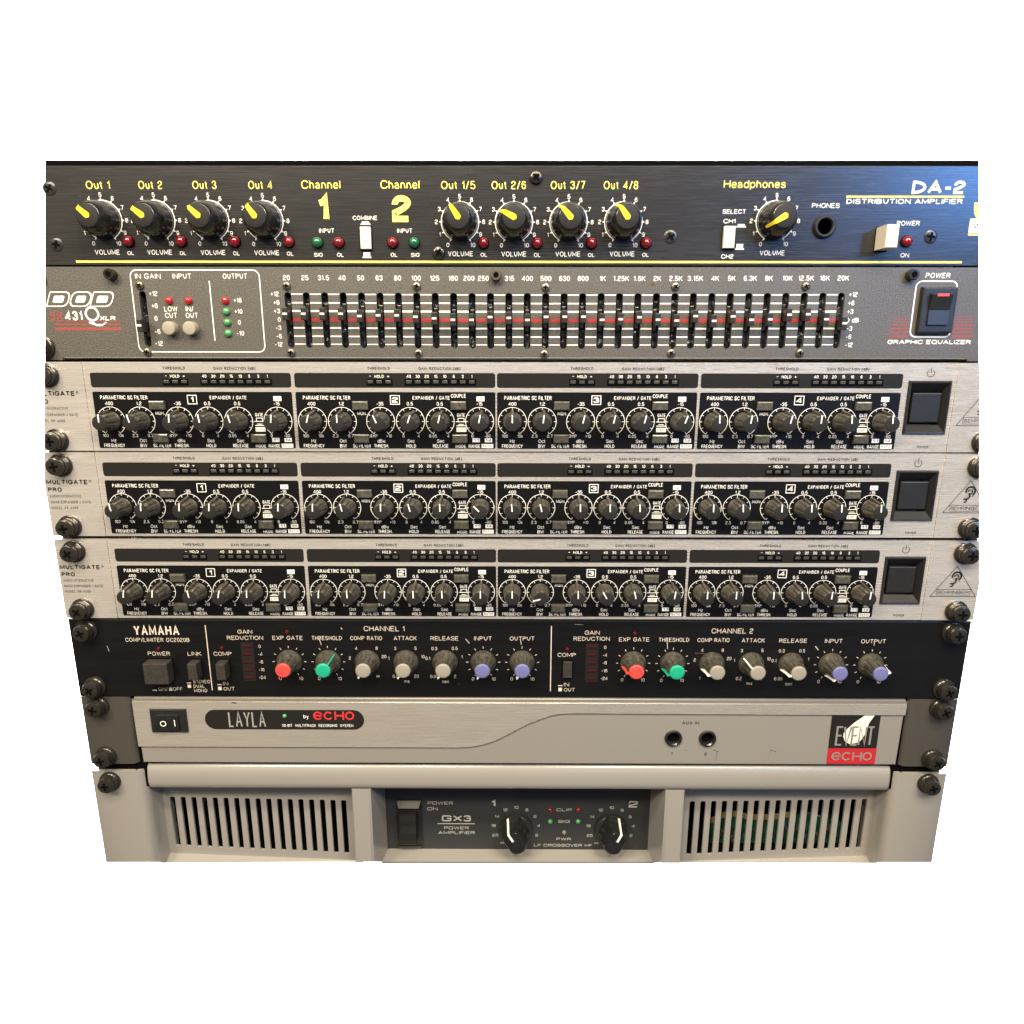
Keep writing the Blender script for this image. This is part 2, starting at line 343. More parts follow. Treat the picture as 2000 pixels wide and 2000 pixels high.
def text(mb, txt, x, v, h, wd=None, d=0.06, bold=0.0, shear=0.0, align='c', sq=1.0, rnd=1.0, wt=None):
    """cap height h centred on v; wd = total width or natural width * sq; wt = stroke weight; rnd = corner roundness"""
    wt = wt or h * (.112 + bold * 2.2)
    ws = [glyph_paths(c)[0] * .76 * h for c in txt]; n = len(txt); ink = sum(ws)
    gap = wt + .15 * h; k = sq
    if wd and ink > 0:
        k = (wd - wt - gap * (n - 1)) / ink
        if k < .62: gap = wt + .10 * h; k = (wd - wt - gap * (n - 1)) / ink
        if k < .4: k = .4; gap = (wd - wt - ink * k) / max(n - 1, 1)
        if k < .75: wt = min(wt, .34 * ink * max(k, .4) / n)
        if k > 1.5: q = wd / (ink + gap * n); gap *= q ** .6; k = (wd - wt - gap * (n - 1)) / ink
    elif sq < 1: gap = wt + .12 * h
    tot = ink * k + gap * (n - 1); ox = {'c': x - tot / 2, 'l': x + wt / 2, 'r': x - tot - wt / 2}[align]
    H = h - wt
    for c, w0 in zip(txt, ws):
        w_, paths = glyph_paths(c); W = w0 * k
        for pts in paths:
            q = [(ox + p[0] * W, v + H / 2 - p[1] * H, p[2]) for p in pts]
            out = []
            for i, p in enumerate(q):
                if not p[2] or i in (0, len(q) - 1): out.append((p[0], p[1])); continue
                a, b_ = q[i - 1], q[i + 1]
                la = math.hypot(a[0] - p[0], a[1] - p[1]); lb = math.hypot(b_[0] - p[0], b_[1] - p[1])
                ra = la * (.5 if a[2] else 1) * .98; rb = lb * (.5 if b_[2] else 1) * .98
                if rnd < 1: ra = min(ra, rnd * H * .5); rb = min(rb, rnd * H * .5)
                if la < 1e-6 or lb < 1e-6: out.append((p[0], p[1])); continue
                A = (p[0] + (a[0] - p[0]) * ra / la, p[1] + (a[1] - p[1]) * ra / la); B = (p[0] + (b_[0] - p[0]) * rb / lb, p[1] + (b_[1] - p[1]) * rb / lb)
                N = 2 if h < 1.7 else (3 if h < 3 else 6)
                for j in range(N + 1):
                    t_ = j / N; kk = .56
                    c1 = (A[0] + (p[0] - A[0]) * kk, A[1] + (p[1] - A[1]) * kk); c2 = (B[0] + (p[0] - B[0]) * kk, B[1] + (p[1] - B[1]) * kk)
                    u = 1 - t_
                    out.append(tuple(u ** 3 * A[m] + 3 * u * u * t_ * c1[m] + 3 * u * t_ * t_ * c2[m] + t_ ** 3 * B[m] for m in (0, 1)))
            cl = []
            for p in out:
                if not cl or math.hypot(p[0] - cl[-1][0], p[1] - cl[-1][1]) > 1e-4: cl.append(p)
            closed = len(cl) > 3 and math.hypot(cl[0][0] - cl[-1][0], cl[0][1] - cl[-1][1]) < 1e-3
            if closed: cl = cl[:-1]
            if shear: cl = [(px + shear * (v + h / 2 - pv - h / 2 + 0), pv) for px, pv in cl]
            stroke(mb, cl, wt, d, closed)
            d += .0004
        ox += W + gap
class Ink:
    """all print of one colour on one part"""
    def __init__(s): s.m = {}
    def __getitem__(s, k):
        if k not in s.m: s.m[k] = MB(); s.m[k].flat = True
        return s.m[k]
    def build(s, parent, o, clip=None):
        for k, mb in s.m.items():
            nm = {'white_ink': 'white_lettering', 'yellow_ink': 'yellow_lettering', 'cream_ink': 'cream_lettering', 'grey_ink': 'grey_lettering',
                  'dark_ink': 'black_lettering', 'soft_ink': 'grey_lettering', 'red_ink': 'red_lettering', 'faded_red_ink': 'red_stripes', 'rust': 'rust_stain'}.get(k, 'lettering')
            link(nm, mb.mesh(nm, o, clip), k, parent, o)

# ------------------------------------------------------------------ shared part meshes (origin at the middle of the base)
def pan_screw_mesh(r, h, n=20):
    a = MB().lathe([(r, 0), (r, h * .35), (r * .88, h * .75), (r * .6, h * .97), (r * .3, h)], n).mesh('screw')
    b = MB(); w_ = r * .17; L_ = r * .62
    b.box(-w_, w_, -L_, L_, h * .6, h + .09).box(-L_, L_, -w_, w_, h * .6, h + .08)  # raised cross, its black colour standing in for the shaded recess
    return a, b.mesh('cross_recess')
RACK = MB().lathe([(5.3, 0), (5.3, 1.2), (4.9, 1.6), (4.7, 3.3), (4.95, 3.5), (4.95, 3.8), (4.5, 3.85), (4.5, 5.0), (4.25, 5.55), (3.7, 5.85), (1.5, 6.05)], 28).mesh('rack_screw')
RACKX = MB().box(-.6, .6, -2.3, 2.3, 5.0, 6.14).box(-2.3, 2.3, -.6, .6, 5.0, 6.13).mesh('cross_recess')
RACKW = MB().lathe([(5.9, 0), (5.9, .9), (5.4, 1.2)], 28).mesh('washer')
SCR, SCRX = pan_screw_mesh(1.95, 1.3)
BIGS, BIGSX = pan_screw_mesh(3.1, .5)
PANS, PANSX = pan_screw_mesh(2.9, 1.8)
def rack_screw(par, x, v, clip=False, d=0):
    if not clip:
        o = link('rack_screw', RACK, 'blued_screw', par, (x, v, d), R(random.uniform(-40, 40))); sub('cross_recess', RACKX, 'screw_recess', o); sub('washer', RACKW, 'blued_screw', o)
    else:
        a = MB().lathe([(5.9, 0), (5.9, .9), (5.3, 1.2), (4.9, 1.6), (4.7, 3.3), (4.95, 3.5), (4.95, 3.8), (4.5, 3.85), (4.5, 5.0), (4.25, 5.55), (3.7, 5.85), (1.5, 6.05)], 28); a.tr(0, x, v, d)
        me = a.mesh('rack_screw', (x, v, d), [CLIP_LS, CLIP_RS])
        if len(me.vertices) < 8: return
        o = link('rack_screw', me, 'blued_screw', par, (x, v, d))
        c = MB().box(-.6, .6, -2.3, 2.3, 5.0, 6.14).box(-2.3, 2.3, -.6, .6, 5.0, 6.13); c.tr(0, x, v, d)
        me = c.mesh('cross_recess', (x, v, d), [CLIP_LS, CLIP_RS])
        if len(me.vertices) > 7: sub('cross_recess', me, 'screw_recess', o)
def small_screw(par, x, v, kind='s', d=0.0, m='bolt_steel'):
    a, b = {'s': (SCR, SCRX), 'b': (BIGS, BIGSX), 'p': (PANS, PANSX)}[kind]
    o = link('screw', a if a.materials == [] or True else a, m, par, (x, v, d), R(random.uniform(0, 90)))
    sub('cross_recess', b, 'screw_recess', o)
def dome(r, h=None, n=18):
    h = h or r
    return MB().lathe([(r, 0), (r, h * .25)] + [(r * math.cos(R(t)), h * .25 + h * .75 * math.sin(R(t))) for t in (20, 40, 60, 78)], n).mesh('led')
LED24 = {k: dome(2.4, 3.0) for k in ('r', 'g')}; LED19 = {k: dome(1.75, 1.9) for k in ('r', 'g')}
HOLD24 = MB().lathe([(2.75, 0), (2.7, .35), (2.45, .45)], 20).mesh('led_ring')

def chassis(par, v0, v1, hw=205, back=190, front=-1.6):
    m = MB().box(-hw, hw, v0 - .15, v1 + .75, -back, front)
    link('chassis', m.mesh('chassis', (0, (v0 + v1) / 2, -60)), 'chassis_steel', par, (0, (v0 + v1) / 2, -60))

# ================================================================== THE SETTING
b = MB().rect(-6000, 6000, -4500, 4500, 0)
bd = link('backdrop', b.mesh('backdrop'), 'backdrop_white', None, (0, 190, -1100)); bd['kind'] = 'structure'
bd['label'] = 'plain seamless white studio backdrop behind the rack gear'

# shade of the gap above the topmost unit, put in as a black strip
t = thing('shadow_gap_strip', 'thin black strip for the shadow gap along the top edge above the yellow lettered unit', 'strip', (-4, .3, -2))
m = MB().box(-224, 218, -1.6, 3.2, -6, -1.7)
link('strip', m.mesh('strip', (-4, .3, -3), [CLIP_LS, CLIP_RS]), 'void_black', t, (-4, .3, -3))

# the two rails the units are screwed to
for s_, lab in ((-1, 'left'), (1, 'right')):
    r_ = thing('rack_rail', 'black steel rack rail behind the %s hand row of rack screws' % lab, 'rack rail', (s_ * 226, 310, -5), 'rails that carry the rack units')
    m = MB()
    x0, x1 = sorted((s_ * 205, s_ * 238.5)); m.box(x0, x1, 2, 326, -6, -2.3); x0, x1 = sorted((s_ * 236.5, s_ * 238.5)); m.box(x0, x1, 2, 326, -40, -6.02)
    link('rail', m.mesh('rail', (s_ * 226, 310, -5), [CLIP_LS, CLIP_RS]), 'void_black', r_, (s_ * 226, 310, -5))

# ================================================================== 1 distribution amplifier
def da2():
    O = (-4, 44.2, 0)
    u = thing('distribution_amplifier', 'dark brushed unit at the top with yellow pointer knobs and yellow lettering', 'rack unit', O)
    chassis(u, 1, 44)
    m = MB().box(-226, 217, 1.1, 44.3, -1.6, 0, .25)
    link('faceplate', m.mesh('faceplate', O, [CLIP_L, CLIP_R]), 'dark_anodised', u, O)
    K = Ink(); Y, Wt = K['yellow_ink'], K['white_ink']
    prof = [(8.3, 0), (8.3, 1.2), (8.1, 3.5), (7.7, 6.0), (7.0, 8.6), (6.1, 10.8), (5.5, 11.9), (5.1, 12.3)]
    def ptr_mesh():
        mb = MB(); pts = [(-.3, 12.75, 1.35), (1.6, 12.75, 1.25), (4.9, 12.7, .95), (5.5, 12.2, .8), (6.2, 11.0, .7), (7.1, 8.9, .6), (7.5, 7.4, .5)]
        vs = []
        for r, d, w2 in pts: vs += [(-w2, -r, d), (w2, -r, d)]
        vs += [(-1.05, .7, 12.75), (1.05, .7, 12.75), (0, 1.35, 12.75)]
        k = len(pts)
        fs = [(2 * i, 2 * i + 1, 2 * i + 3, 2 * i + 2) for i in range(k - 1)] + [(2 * k, 2 * k + 2, 2 * k + 1, 1, 0)]
        mb.add(vs, fs, True)
        top = [(x, v, d - .6) for x, v, d in mb.v]; n0 = len(vs)
        mb.add(top, [], True)
        ring = [2 * i for i in range(k)] + [2 * i + 1 for i in range(k - 1, -1, -1)] + [2 * k + 1, 2 * k + 2, 2 * k]
        mb.add([], [])
        mb.f += [(ring[i], ring[(i + 1) % len(ring)], n0 + ring[(i + 1) % len(ring)], n0 + ring[i]) for i in range(len(ring))]; mb.sm += [True] * len(ring)
        return mb.mesh('pointer')
    KB = MB().lathe(prof, 40).mesh('knob', sharp=50); KC = MB().lathe([(5.1, 12.2), (5.0, 12.5), (4.7, 12.62)], 32).mesh('knob_cap'); KP = ptr_mesh()
    def dial(x, v, ang, name):
        Wt.arc(x, v, 8.75, -150, 150, .42, .05, 40)
        for i in range(11):
            a = R(-150 + 30 * i); s_, c_ = math.sin(a), math.cos(a)
            px, pv = x + s_ * 8.7, v - c_ * 8.7; tx, tv = x + s_ * 10.0, v - c_ * 10.0
            Wt.add([(px - c_ * .55, pv - s_ * .55, .06), (px + c_ * .55, pv + s_ * .55, .06), (tx, tv, .06)], [(0, 1, 2)])
            rr = 11.0 if 0 < i < 10 else 11.7
            text(Wt, str(i), x + s_ * rr, v - c_ * rr, 1.95, bold=.008)
        text(Wt, 'VOLUME', x, v + 14.0, 2.25, 11.7, bold=.008)
        k = link('knob', KB, 'gloss_black', u, (x, v, 0), R(ang)); sub('knob_cap', KC, 'knob_cap', k); sub('pointer', KP, 'yellow_pointer', k)
    def led(x, v, c='r'):
        l = link('led', LED24[c], {'r': 'red_lens', 'g': 'green_lens'}[c], u, (x, v, 0)); sub('led_ring', HOLD24, 'screw_recess', l)
    # (x, v, angle, title, title x)
    for x, v, a, tt, tx in ((-194.4, 24.5, -49, 'Out 1', -194.8), (-169.7, 24.5, -53, 'Out 2', -170.6), (-144.5, 24.6, -48, 'Out 3', -145.6), (-119.2, 24.7, -36, 'Out 4', -119.8),
                        (-28.0, 25.1, -34, 'Out 1/5', -28.6), (-2.9, 25.2, -63, 'Out 2/6', -5.3), (22.5, 25.2, -42, 'Out 3/7', 21.9), (48.0, 25.1, -37, 'Out 4/8', 46.3)):
        dial(x, v, a, tt)
        text(Y, tt, tx, 9.3, 3.5, 11.1 if len(tt) < 6 else 15.8, bold=.006)
        led(x + 10.9, v + 9.3); text(Wt, 'OL', x + 11.0, v + 14.4, 1.75, 3.1, bold=.006)
    dial(118.4, 24.6, -121, 'hp'); text(Y, 'Headphones', 107.7, 8.8, 3.5, 28.4, bold=.006)
    for x, n_ in ((-91.6, '1'), (-55.1, '2')):
        text(Y, 'Channel', x - .3, 9.1, 3.7, 18.0, bold=.006)
        text(Y, n_, x, 19.4, 11.6, 5.6 if n_ == '1' else 8.8, bold=.055)
        text(Wt, 'INPUT', x + 1.2, 29.0, 2.0, 7.0, bold=.008)
    led(-94.9, 34.2, 'g'); led(-84.9, 34.2); led(-59.6, 34.3); led(-49.5, 34.3, 'g')
    for tx_, x in (('SIG', -94.9), ('OL', -84.6), ('OL', -59.3), ('SIG', -49.3)): text(Wt, tx_, x, 39.6, 1.75, 4.1 if tx_ == 'SIG' else 3.1, bold=.008)
    text(Wt, 'COMBINE', -72.2, 23.4, 1.85, 11.4, bold=.008)
    def icon(x, v0, v1, w0, w1, top=False):
        Wt.rect(x - w0 / 2, x + w0 / 2, v0, v1, .05)
        Wt.rect(x - w1 / 2, x + w1 / 2, v1 - .5, v1, .06)
    icon(-72.1, 25.0, 26.4, 3.4, 4.6); icon(-72.1, 38.5, 41.0, 3.1, 4.2)
    icon(102.9, 26.0, 27.4, 3.2, 4.4); icon(102.9, 34.7, 37.2, 3.1, 4.2)
    text(Wt, 'SELECT', 99.2, 20.6, 1.95, 10.8, bold=.012); text(Wt, 'CH1', 97.3, 24.7, 1.95, 5.6, bold=.012); text(Wt, 'CH2', 97.4, 40.2, 1.95, 5.7, bold=.012)
    text(Wt, 'PHONES', 141.3, 18.0, 2.1, 12.8, bold=.008)
    text(Wt, 'POWER', 180.4, 25.6, 2.1, 10.6, bold=.008); text(Wt, 'ON', 180.6, 39.6, 1.9, 4.0, bold=.008)
    text(Wt, 'DA-2', 192.2, 10.2, 5.6, 24.2, bold=.045, shear=.03)
    text(Wt, 'DISTRIBUTION AMPLIFIER', 177.4, 16.2, 2.2, 53.5, bold=.03)
    for x0, x1, v, wd in ((-209.8, 207.8, 42.7, .95), (150.3, 204.5, 14.2, .85)): Y.rect(x0, x1, v - wd / 2, v + wd / 2, .05)
    # maker's emblem, cut by the end of the panel
    text(Y, 'U', 213.5, 19.8, 8.0, 8.0, bold=.05, shear=.08); Wt.rect(208.8, 222, 23.6, 29.6, .05); Y.rect(208.8, 222, 30.1, 30.9, .05)
    text(K['dark_ink'], 'W', 212.6, 26.7, 2.6, 4.4, d=.08, bold=.03)
    K.build(u, O, [CLIP_L, CLIP_R])
    def push(x0, x1, v0, v1, h, m_='cream_button'):
        o = (x0 / 2 + x1 / 2, v0 / 2 + v1 / 2, 0)
        s_ = link('button_slot', MB().rect(x0 - .5, x1 + .5, v0 - .6, v1 + .6, .04).mesh('button_slot', o), 'void_black', u, o)
        link('push_button', MB().box(x0, x1, v0, v1, -1, h, .35).mesh('push_button', o), m_, u, o)
    led(180.5, 33.6)
    push(-74.6, -69.6, 27.4, 37.2, 1.6); push(94.6, 99.8, 27.1, 36.8, 2.2); push(166.0, 171.6, 27.6, 37.6, 9.5)
    # phones socket
    o = (141.4, 27.2, 0)
    j = link('phones_socket', MB().lathe([(5.2, 0), (5.2, .8), (4.9, 1.4), (4.4, 1.9), (3.9, 1.9), (3.4, 1.4), (3.3, -4)], 32).mesh('phones_socket'), 'black_plastic', u, o)
    sub('socket_hole', MB().lathe([(3.35, -.6), (3.3, -.5)], 24).mesh('socket_hole'), 'void_black', j)
    for x, v in ((-217.4, 10.8), (-217.9, 35.2), (70.3, 31.6), (191.6, 31.5)): small_screw(u, x, v, 'b', m='dark_anodised')
    for x, v in ((7.2, 6.2), (-38.2, 38.8)): small_screw(u, x, v, 'p', m='blued_screw')
da2()

# ================================================================== 2 graphic equalizer
def eq():
    O = (-4, 88, 0)
    u = thing('graphic_equalizer', 'charcoal grey unit with a long row of small sliders over a red line', 'rack unit', O)
    chassis(u, 45, 88, 208, front=-9)
    P = 8.795; xs = [-110.8 + P * i for i in range(31)]
    slots = [rrect(x - 1.65, x + 1.65, 56.4 + .3 * math.sin(math.pi * i / 30), 82.2 + .3 * math.sin(math.pi * i / 30), 1.6, 4) for i, x in enumerate(xs)]
    gs = rrect(-181.9, -178.6, 56.0, 81.8, 1.6, 4)
    L_ = lambda v: -217.7 - .1585 * v; Rr = lambda v: 209.1 + .1595 * v
    out = [(L_(45.0), 45.0), (Rr(45.0), 45.0), (Rr(88.1), 88.1), (217.5, 88.1), (217.1, 86.6), (-222.6, 86.6), (-223.2, 88.1), (L_(88.1), 88.1)]
    link('faceplate', plate(out, slots + [gs], -1.6, 0, O), 'charcoal_paint', u, O)
    # rolled lower edge of the sheet
    m = MB(); prev = None
    pr = [(86.55, -.05), (87.0, .12), (87.35, -.3), (87.6, -1.2), (87.7, -2.6)]
    for (v0, d0), (v1, d1) in zip(pr, pr[1:]): m.add([(-222.2, v0, d0), (216.8, v0, d0), (216.8, v1, d1), (-222.2, v1, d1)], [(0, 1, 2, 3)], True)
    link('rolled_edge', m.mesh('rolled_edge', O), 'charcoal_paint', u, O)
    link('slot_backing', MB().rect(-184, 157, 54.5, 83.5, -6.5).mesh('slot_backing', O), 'void_black', u, O)
    # dust fabric behind every slot: folded strip
    random.seed(3)
    fab = []
    for k in range(4):
        mb = MB(); vs = []; n = 14
        for i in range(n + 1):
            for j in range(5):
                vs.append((-1.9 + .95 * j + random.uniform(-.2, .2), -13 + 26 * i / n, -3.4 + (1.4 if j in (0, 4) else 0) + random.uniform(-.55, .55)))
        mb.add(vs, [(i * 5 + j, i * 5 + j + 1, i * 5 + j + 6, i * 5 + j + 5) for i in range(n) for j in range(4)], True); fab.append(mb.mesh('dust_fabric', sharp=60))
    HB = MB().box(-.9, .9, -1.7, 1.7, -3.2, 3.0, .2).box(-1.35, 1.35, -2.9, 2.9, 2.6, 6.4, .35).mesh('slider')
    HW = MB().box(-1.1, 1.1, -.5, .5, 4.4, 6.50).mesh('slider_mark')
    STEM = MB().box(-1.0, 1.0, -5.2, 5.0, -3.0, -1.6, .4).mesh('slider_carrier')
    hv = [66.9, 66.9, 66.9, 66.9, 67.9, 67.6, 67.6, 68.2, 68.9, 69.5, 69.6, 68.3, 68.7, 69.6, 68.2, 68.1, 68.1, 69.5, 69.2, 68.3, 69.4, 69.8, 67.8, 69.9, 67.9, 69.4, 69.2, 67.1, 66.9, 69.1, 70.9]
    def slider(x, v, i, dv):
        s_ = link('slider', HB, 'black_plastic', u, (x, v, 0)); sub('slider_mark', HW, 'cream_ink', s_); sub('slider_carrier', STEM, 'blued_screw', s_)
        link('dust_fabric', fab[i % 4], 'slot_dust', u, (x, 69.3, 0))
    for i, x in enumerate(xs): slider(x, 84.4 - (84.4 - hv[i]) * 1.017, i, 0)
    slider(-180.2, 72.0, 1, 0)
    K = Ink(); W = K['white_ink']; Rd = K['red_ink']
    sag = lambda i: .3 * math.sin(math.pi * i / 30)
    for i in range(30):
        a, b_ = xs[i] + 1.75, xs[i + 1] - 1.75
        for v, wd in ((57.3, .5), (61.2, .6), (65.0, .8), (72.8, .8), (76.7, .6), (80.4, .4)): W.rect(a, b_, v + sag(i) - wd / 2, v + sag(i) + wd / 2, .05)
        Rd.rect(a, b_, 68.2 + sag(i), 69.8 + sag(i), .05)
    fr = '20 25 31.5 40 50 63 80 100 125 160 200 250 315 400 500 630 800 1K 1.25K 1.6K 2K 2.5K 3.15K 4K 5K 6.3K 8K 10K 12.5K 16K 20K'.split()
    dx = {10: -1.3, 11: -3.3, 12: .3, 17: .5, 18: .5, 19: .4, 22: .4, 23: 1.0}
    for i, f_ in enumerate(fr): text(W, f_, xs[i] + dx.get(i, 0), 49.8 + sag(i), 2.35, sq=.92, bold=.014, shear=.0 if i < 20 else -.05)
    for lx, side in ((-117.3, 0), (160.2, 1)):
        for s_, v in (('+12', 57.2), ('+6', 61.1), ('+3', 65.0), ('0' if not side else '0 dB', 69.0), ('-3', 72.8), ('-6', 76.7), ('-12', 80.5)):
            if side: text(W, s_, 156.6 + (.6 if s_[0] == '-' else 0), v, 2.2, sq=.92, bold=.014, align='l')
            else: text(W, s_, -115.0, v, 2.2, sq=.92, bold=.014, align='r')
    W.frame(-185.2, -123.4, 46.2, 84.4, 3.2, .5, .05); W.rect(-147.9, -147.4, 51.3, 78.9, .05)
    text(W, 'IN GAIN', -176.6, 49.2, 2.4, 12.2, bold=.004); text(W, 'INPUT', -160.4, 49.2, 2.4, 8.9, bold=.004); text(W, 'OUTPUT', -135.2, 49.2, 2.4, 11.6, bold=.004)
    for s_, v in (('+12', 57.1), ('+6', 62.7), ('0', 68.5), ('-6', 74.6), ('-12', 80.2)): text(W, s_, -175.0, v, 2.3, sq=.9, bold=.008)
    for s_, x, v in (('LOW', -167.4, 64.1), ('CUT', -167.6, 67.1), ('IN/', -158.4, 64.1), ('OUT', -157.6, 67.1)): text(W, s_, x, v, 2.4, sq=.86, bold=.006)
    for s_, v in (('+18', 60.1), ('+10', 65.2), ('0', 70.3), ('-10', 75.4)): text(W, s_, -135.0, v, 2.2, sq=.9, bold=.008)
    text(W, 'POWER', 197.6, 48.6, 2.4, 11.7, bold=.02, shear=.1)
    W.frame(187.6, 207.6, 50.9, 77.0, 3.0, .55, .05)
    text(W, 'GRAPHIC EQUALIZER', 197.7, 79.1, 2.0, 40.2, bold=.03)
    red = K['faded_red_ink']
    for k, v in enumerate((76.5, 74.5, 72.8, 71.2, 69.8, 68.5, 67.3)):
        t_ = .95 - .13 * k
        a = 177.8 + .25 * k; red.rect(a, 187.0 - .1 * k, v - t_ / 2, v + t_ / 2, .05); red.rect(208.3, 217.9 - .1 * k, v - t_ / 2, v + t_ / 2, .05)
    for v, t_, a in ((73.4, 1.4, -224.3), (71.3, .7, -224.6), (69.7, .4, -224.8)): red.rect(a, -192.6, v - t_ / 2, v + t_ / 2, .05)
    # maker's emblem: three outlined slanted letters
    def sh(pts, sx=.42): return [(x + (63.2 - v) * sx, v) for x, v in pts]
    def emblem(x0, x1, o_):
        def outl(a, v0=56.2, v1=63.2):
            r = 2.4 if o_ else .5
            p = []
            for cx, cv, a0, rr in ((x1 - a - 2.5, v0 + a + 2.5, 0, 2.5), (x1 - a - 2.5, v1 - a - 2.5, 90, 2.5), (x0 + a + r, v1 - a - r, 180, r), (x0 + a + r, v0 + a + r, 270, r)):
                for i in range(6): q = R(a0 + 18 * i); p.append((cx + rr * math.sin(q), cv - rr * math.cos(q)))
            return sh(p)
        o1, o2 = outl(0), outl(.5); k = len(o1)
        W.add([(x, v, .06) for x, v in o1] + [(x, v, .06) for x, v in o2], [(i, (i + 1) % k, k + (i + 1) % k, k + i) for i in range(k)])
        c = sh(rrect(x0 + 2.6, x1 - 2.6, 58.1, 61.3, .8)); W.add([(x, v, .06) for x, v in c], [tuple(range(len(c)))])
    emblem(-227.3, -217.0, False); emblem(-216.4, -206.6, True); emblem(-206.4, -196.0, False)
    text(red, 'SR', -223.0, 67.4, 4.2, 6.4, bold=.05); text(W, '431', -214.5, 67.3, 4.3, 8.4, bold=.04)
    W.arc(-205.6, 66.4, 3.0, 0, 360, .95, .06, 28); W.line(-206.6, 69.4, -204.6, 71.4, .7, .065); W.line(-207.6, 70.3, -204.2, 71.6, .7, .06); W.line(-204.4, 71.6, -201.2, 71.7, .9, .06); W.line(-201.3, 71.7, -199.2, 70.2, .5, .06)
    for x, v, r in ((62.6, 52.3, 1.2), (63.4, 53.2, .9), (-56.6, 54.3, .9)): K['rust'].poly([(x + r * math.cos(t_) * (1 + .3 * math.sin(3 * t_)), v + r * .7 * math.sin(t_)) for t_ in [k * .7 for k in range(9)]], .02, .06)
    text(W, 'XLR', -198.3, 68.4, 2.1, 7.6, bold=.04, shear=.2)
    K.build(u, O, [CLIP_L, CLIP_R])
    for x, v, c, mm in ((-167.7, 60.3, 'r', 'bright_red_lens'), (-158.3, 60.3, 'r', 'bright_red_lens'), (-140.7, 60.3, 'r', 'bright_red_lens'),
                     (-140.7, 65.3, 'g', 0), (-140.7, 70.3, 'g', 0), (-140.7, 75.4, 'g', 0)):
        link('led', LED19[c], mm or 'pale_green_lens', u, (x, v, 0))
    RB = MB().lathe([(3.2, 0), (3.2, 3.4), (3.0, 3.8), (2.7, 3.9)], 28).mesh('push_button')
    for x in (-167.8, -157.9): link('push_button', RB, 'beige_button', u, (x, 73.1, 0))
    for x, v in ((-180.8, 53.5), (-181.0, 84.3), (-110.9, 53.6), (-111.0, 84.5), (-49.1, 53.8), (-49.2, 84.7), (12.2, 54.2), (11.9, 85.0), (73.8, 53.8), (73.4, 84.5), (135.6, 53.6), (135.7, 84.3)): small_screw(u, x, v)
    HX = MB().lathe([(2.6, 0), (2.6, 3.2), (2.3, 3.6), (1.5, 3.62), (1.35, 3.4)], 24).mesh('socket_bolt')
    HXH = MB().lathe([(1.35, 3.3), (1.3, 3.66)], 6).mesh('hex_recess')
    for x, v, mm in ((-193.4, 48.6, 'blued_screw'), (-11.3, 48.8, 'bolt_steel'), (184.4, 48.5, 'blued_screw')):
        h_ = link('socket_bolt', HX if mm == 'bolt_steel' else HX.copy(), None, u, (x, v, 0)); h_.data.materials.clear(); h_.data.materials.append(MATS[mm]); sub('hex_recess', HXH, 'screw_recess', h_)
    # rocker power switch
    o = (198, 64.5, 0)
    s_ = link('power_switch', MB().box(190.2, 206.6, 54.0, 75.0, -1, 2.6, .8).mesh('power_switch', o), 'black_plastic', u, o)
    r = MB(); r.add([(193.6, 57.0, 2.5), (203.2, 57.0, 2.5), (203.2, 57.6, 5.2), (193.6, 57.6, 5.2), (193.6, 64.6, 3.2), (203.2, 64.6, 3.2), (193.6, 71.2, 3.6), (203.2, 71.2, 3.6), (193.6, 71.6, 2.5), (203.2, 71.6, 2.5)],
          [(0, 1, 2, 3), (3, 2, 5, 4), (4, 5, 7, 6), (6, 7, 9, 8), (0, 3, 4, 6, 8), (1, 9, 7, 5, 2)])
    link('rocker', r.mesh('rocker', o), 'black_plastic', s_, o)
    link('rocker_mark', MB().box(195.6, 201.0, 57.2, 58.4, 5.0, 5.35).mesh('rocker_mark', o), 'red_cap', s_, o)
    for x, v in ((-231.0, 50.8), (-231.6, 82.2)): rack_screw(u, x, v, True)
eq()

# ================================================================== 3-5 three gates
MGK = MB().lathe([(4.75, 0), (4.75, .8), (4.5, 1.0), (4.4, 3.5), (4.0, 8.2), (3.8, 9.6), (3.55, 10.1)], 72,
                 fl=lambda a, r, d: r - (.55 * (1 if (math.degrees(a) % 45) < 11 else 0) if 1.0 < d < 10 else 0)).mesh('knob', sharp=50)
mb = MB(); mb.add([(-.75, -3.6, 9.9), (.75, -3.6, 9.9), (.65, -5.9, .6), (-.65, -5.9, .6), (-.75, -2.8, 10.05), (.75, -2.8, 10.05), (.75, -3.6, .5), (-.75, -3.6, .5), (-.5, -4.5, 10.1), (.5, -4.5, 10.1)],
           [(4, 5, 9, 8), (8, 9, 2, 3), (4, 8, 3, 7), (5, 6, 2, 9), (7, 3, 2, 6)])
MGF = mb.mesh('pointer_fin')
MGC = MB().lathe([(3.55, 10.05), (3.45, 10.35), (3.2, 10.42)], 28).mesh('knob_cap')
MGP = MB().box(-.28, .28, -4.2, -.3, 10.0, 10.52).mesh('pointer_mark')
MGB = MB().box(-3.9, 3.9, -2.2, 2.2, -.5, 2.0, .6).mesh('push_button')
MGBF = MB().rect(-4.25, 4.25, -2.55, 2.55, .09).mesh('button_slot')
SEG = MB().box(-1.35, 1.35, -.75, .75, -.2, .35, .15).mesh('led_segment')
KX = [7.6, 22.4, 41.5, 56.3, 71.1, 90.7]
def dial_mesh():
    mb = MB(); mb.flat = True; mb.arc(0, 0, 7.0, -150, 150, .25, 0, 40)
    for i in range(11):
        a = R(-150 + 30 * i); s_, c_ = math.sin(a), math.cos(a); r0 = 5.8 if i not in (0, 10) else 5.9
        mb.line(s_ * r0, -c_ * r0, s_ * 7.0, -c_ * 7.0, .22, 0)
    return mb.mesh('dial_scale')
DIAL = dial_mesh()
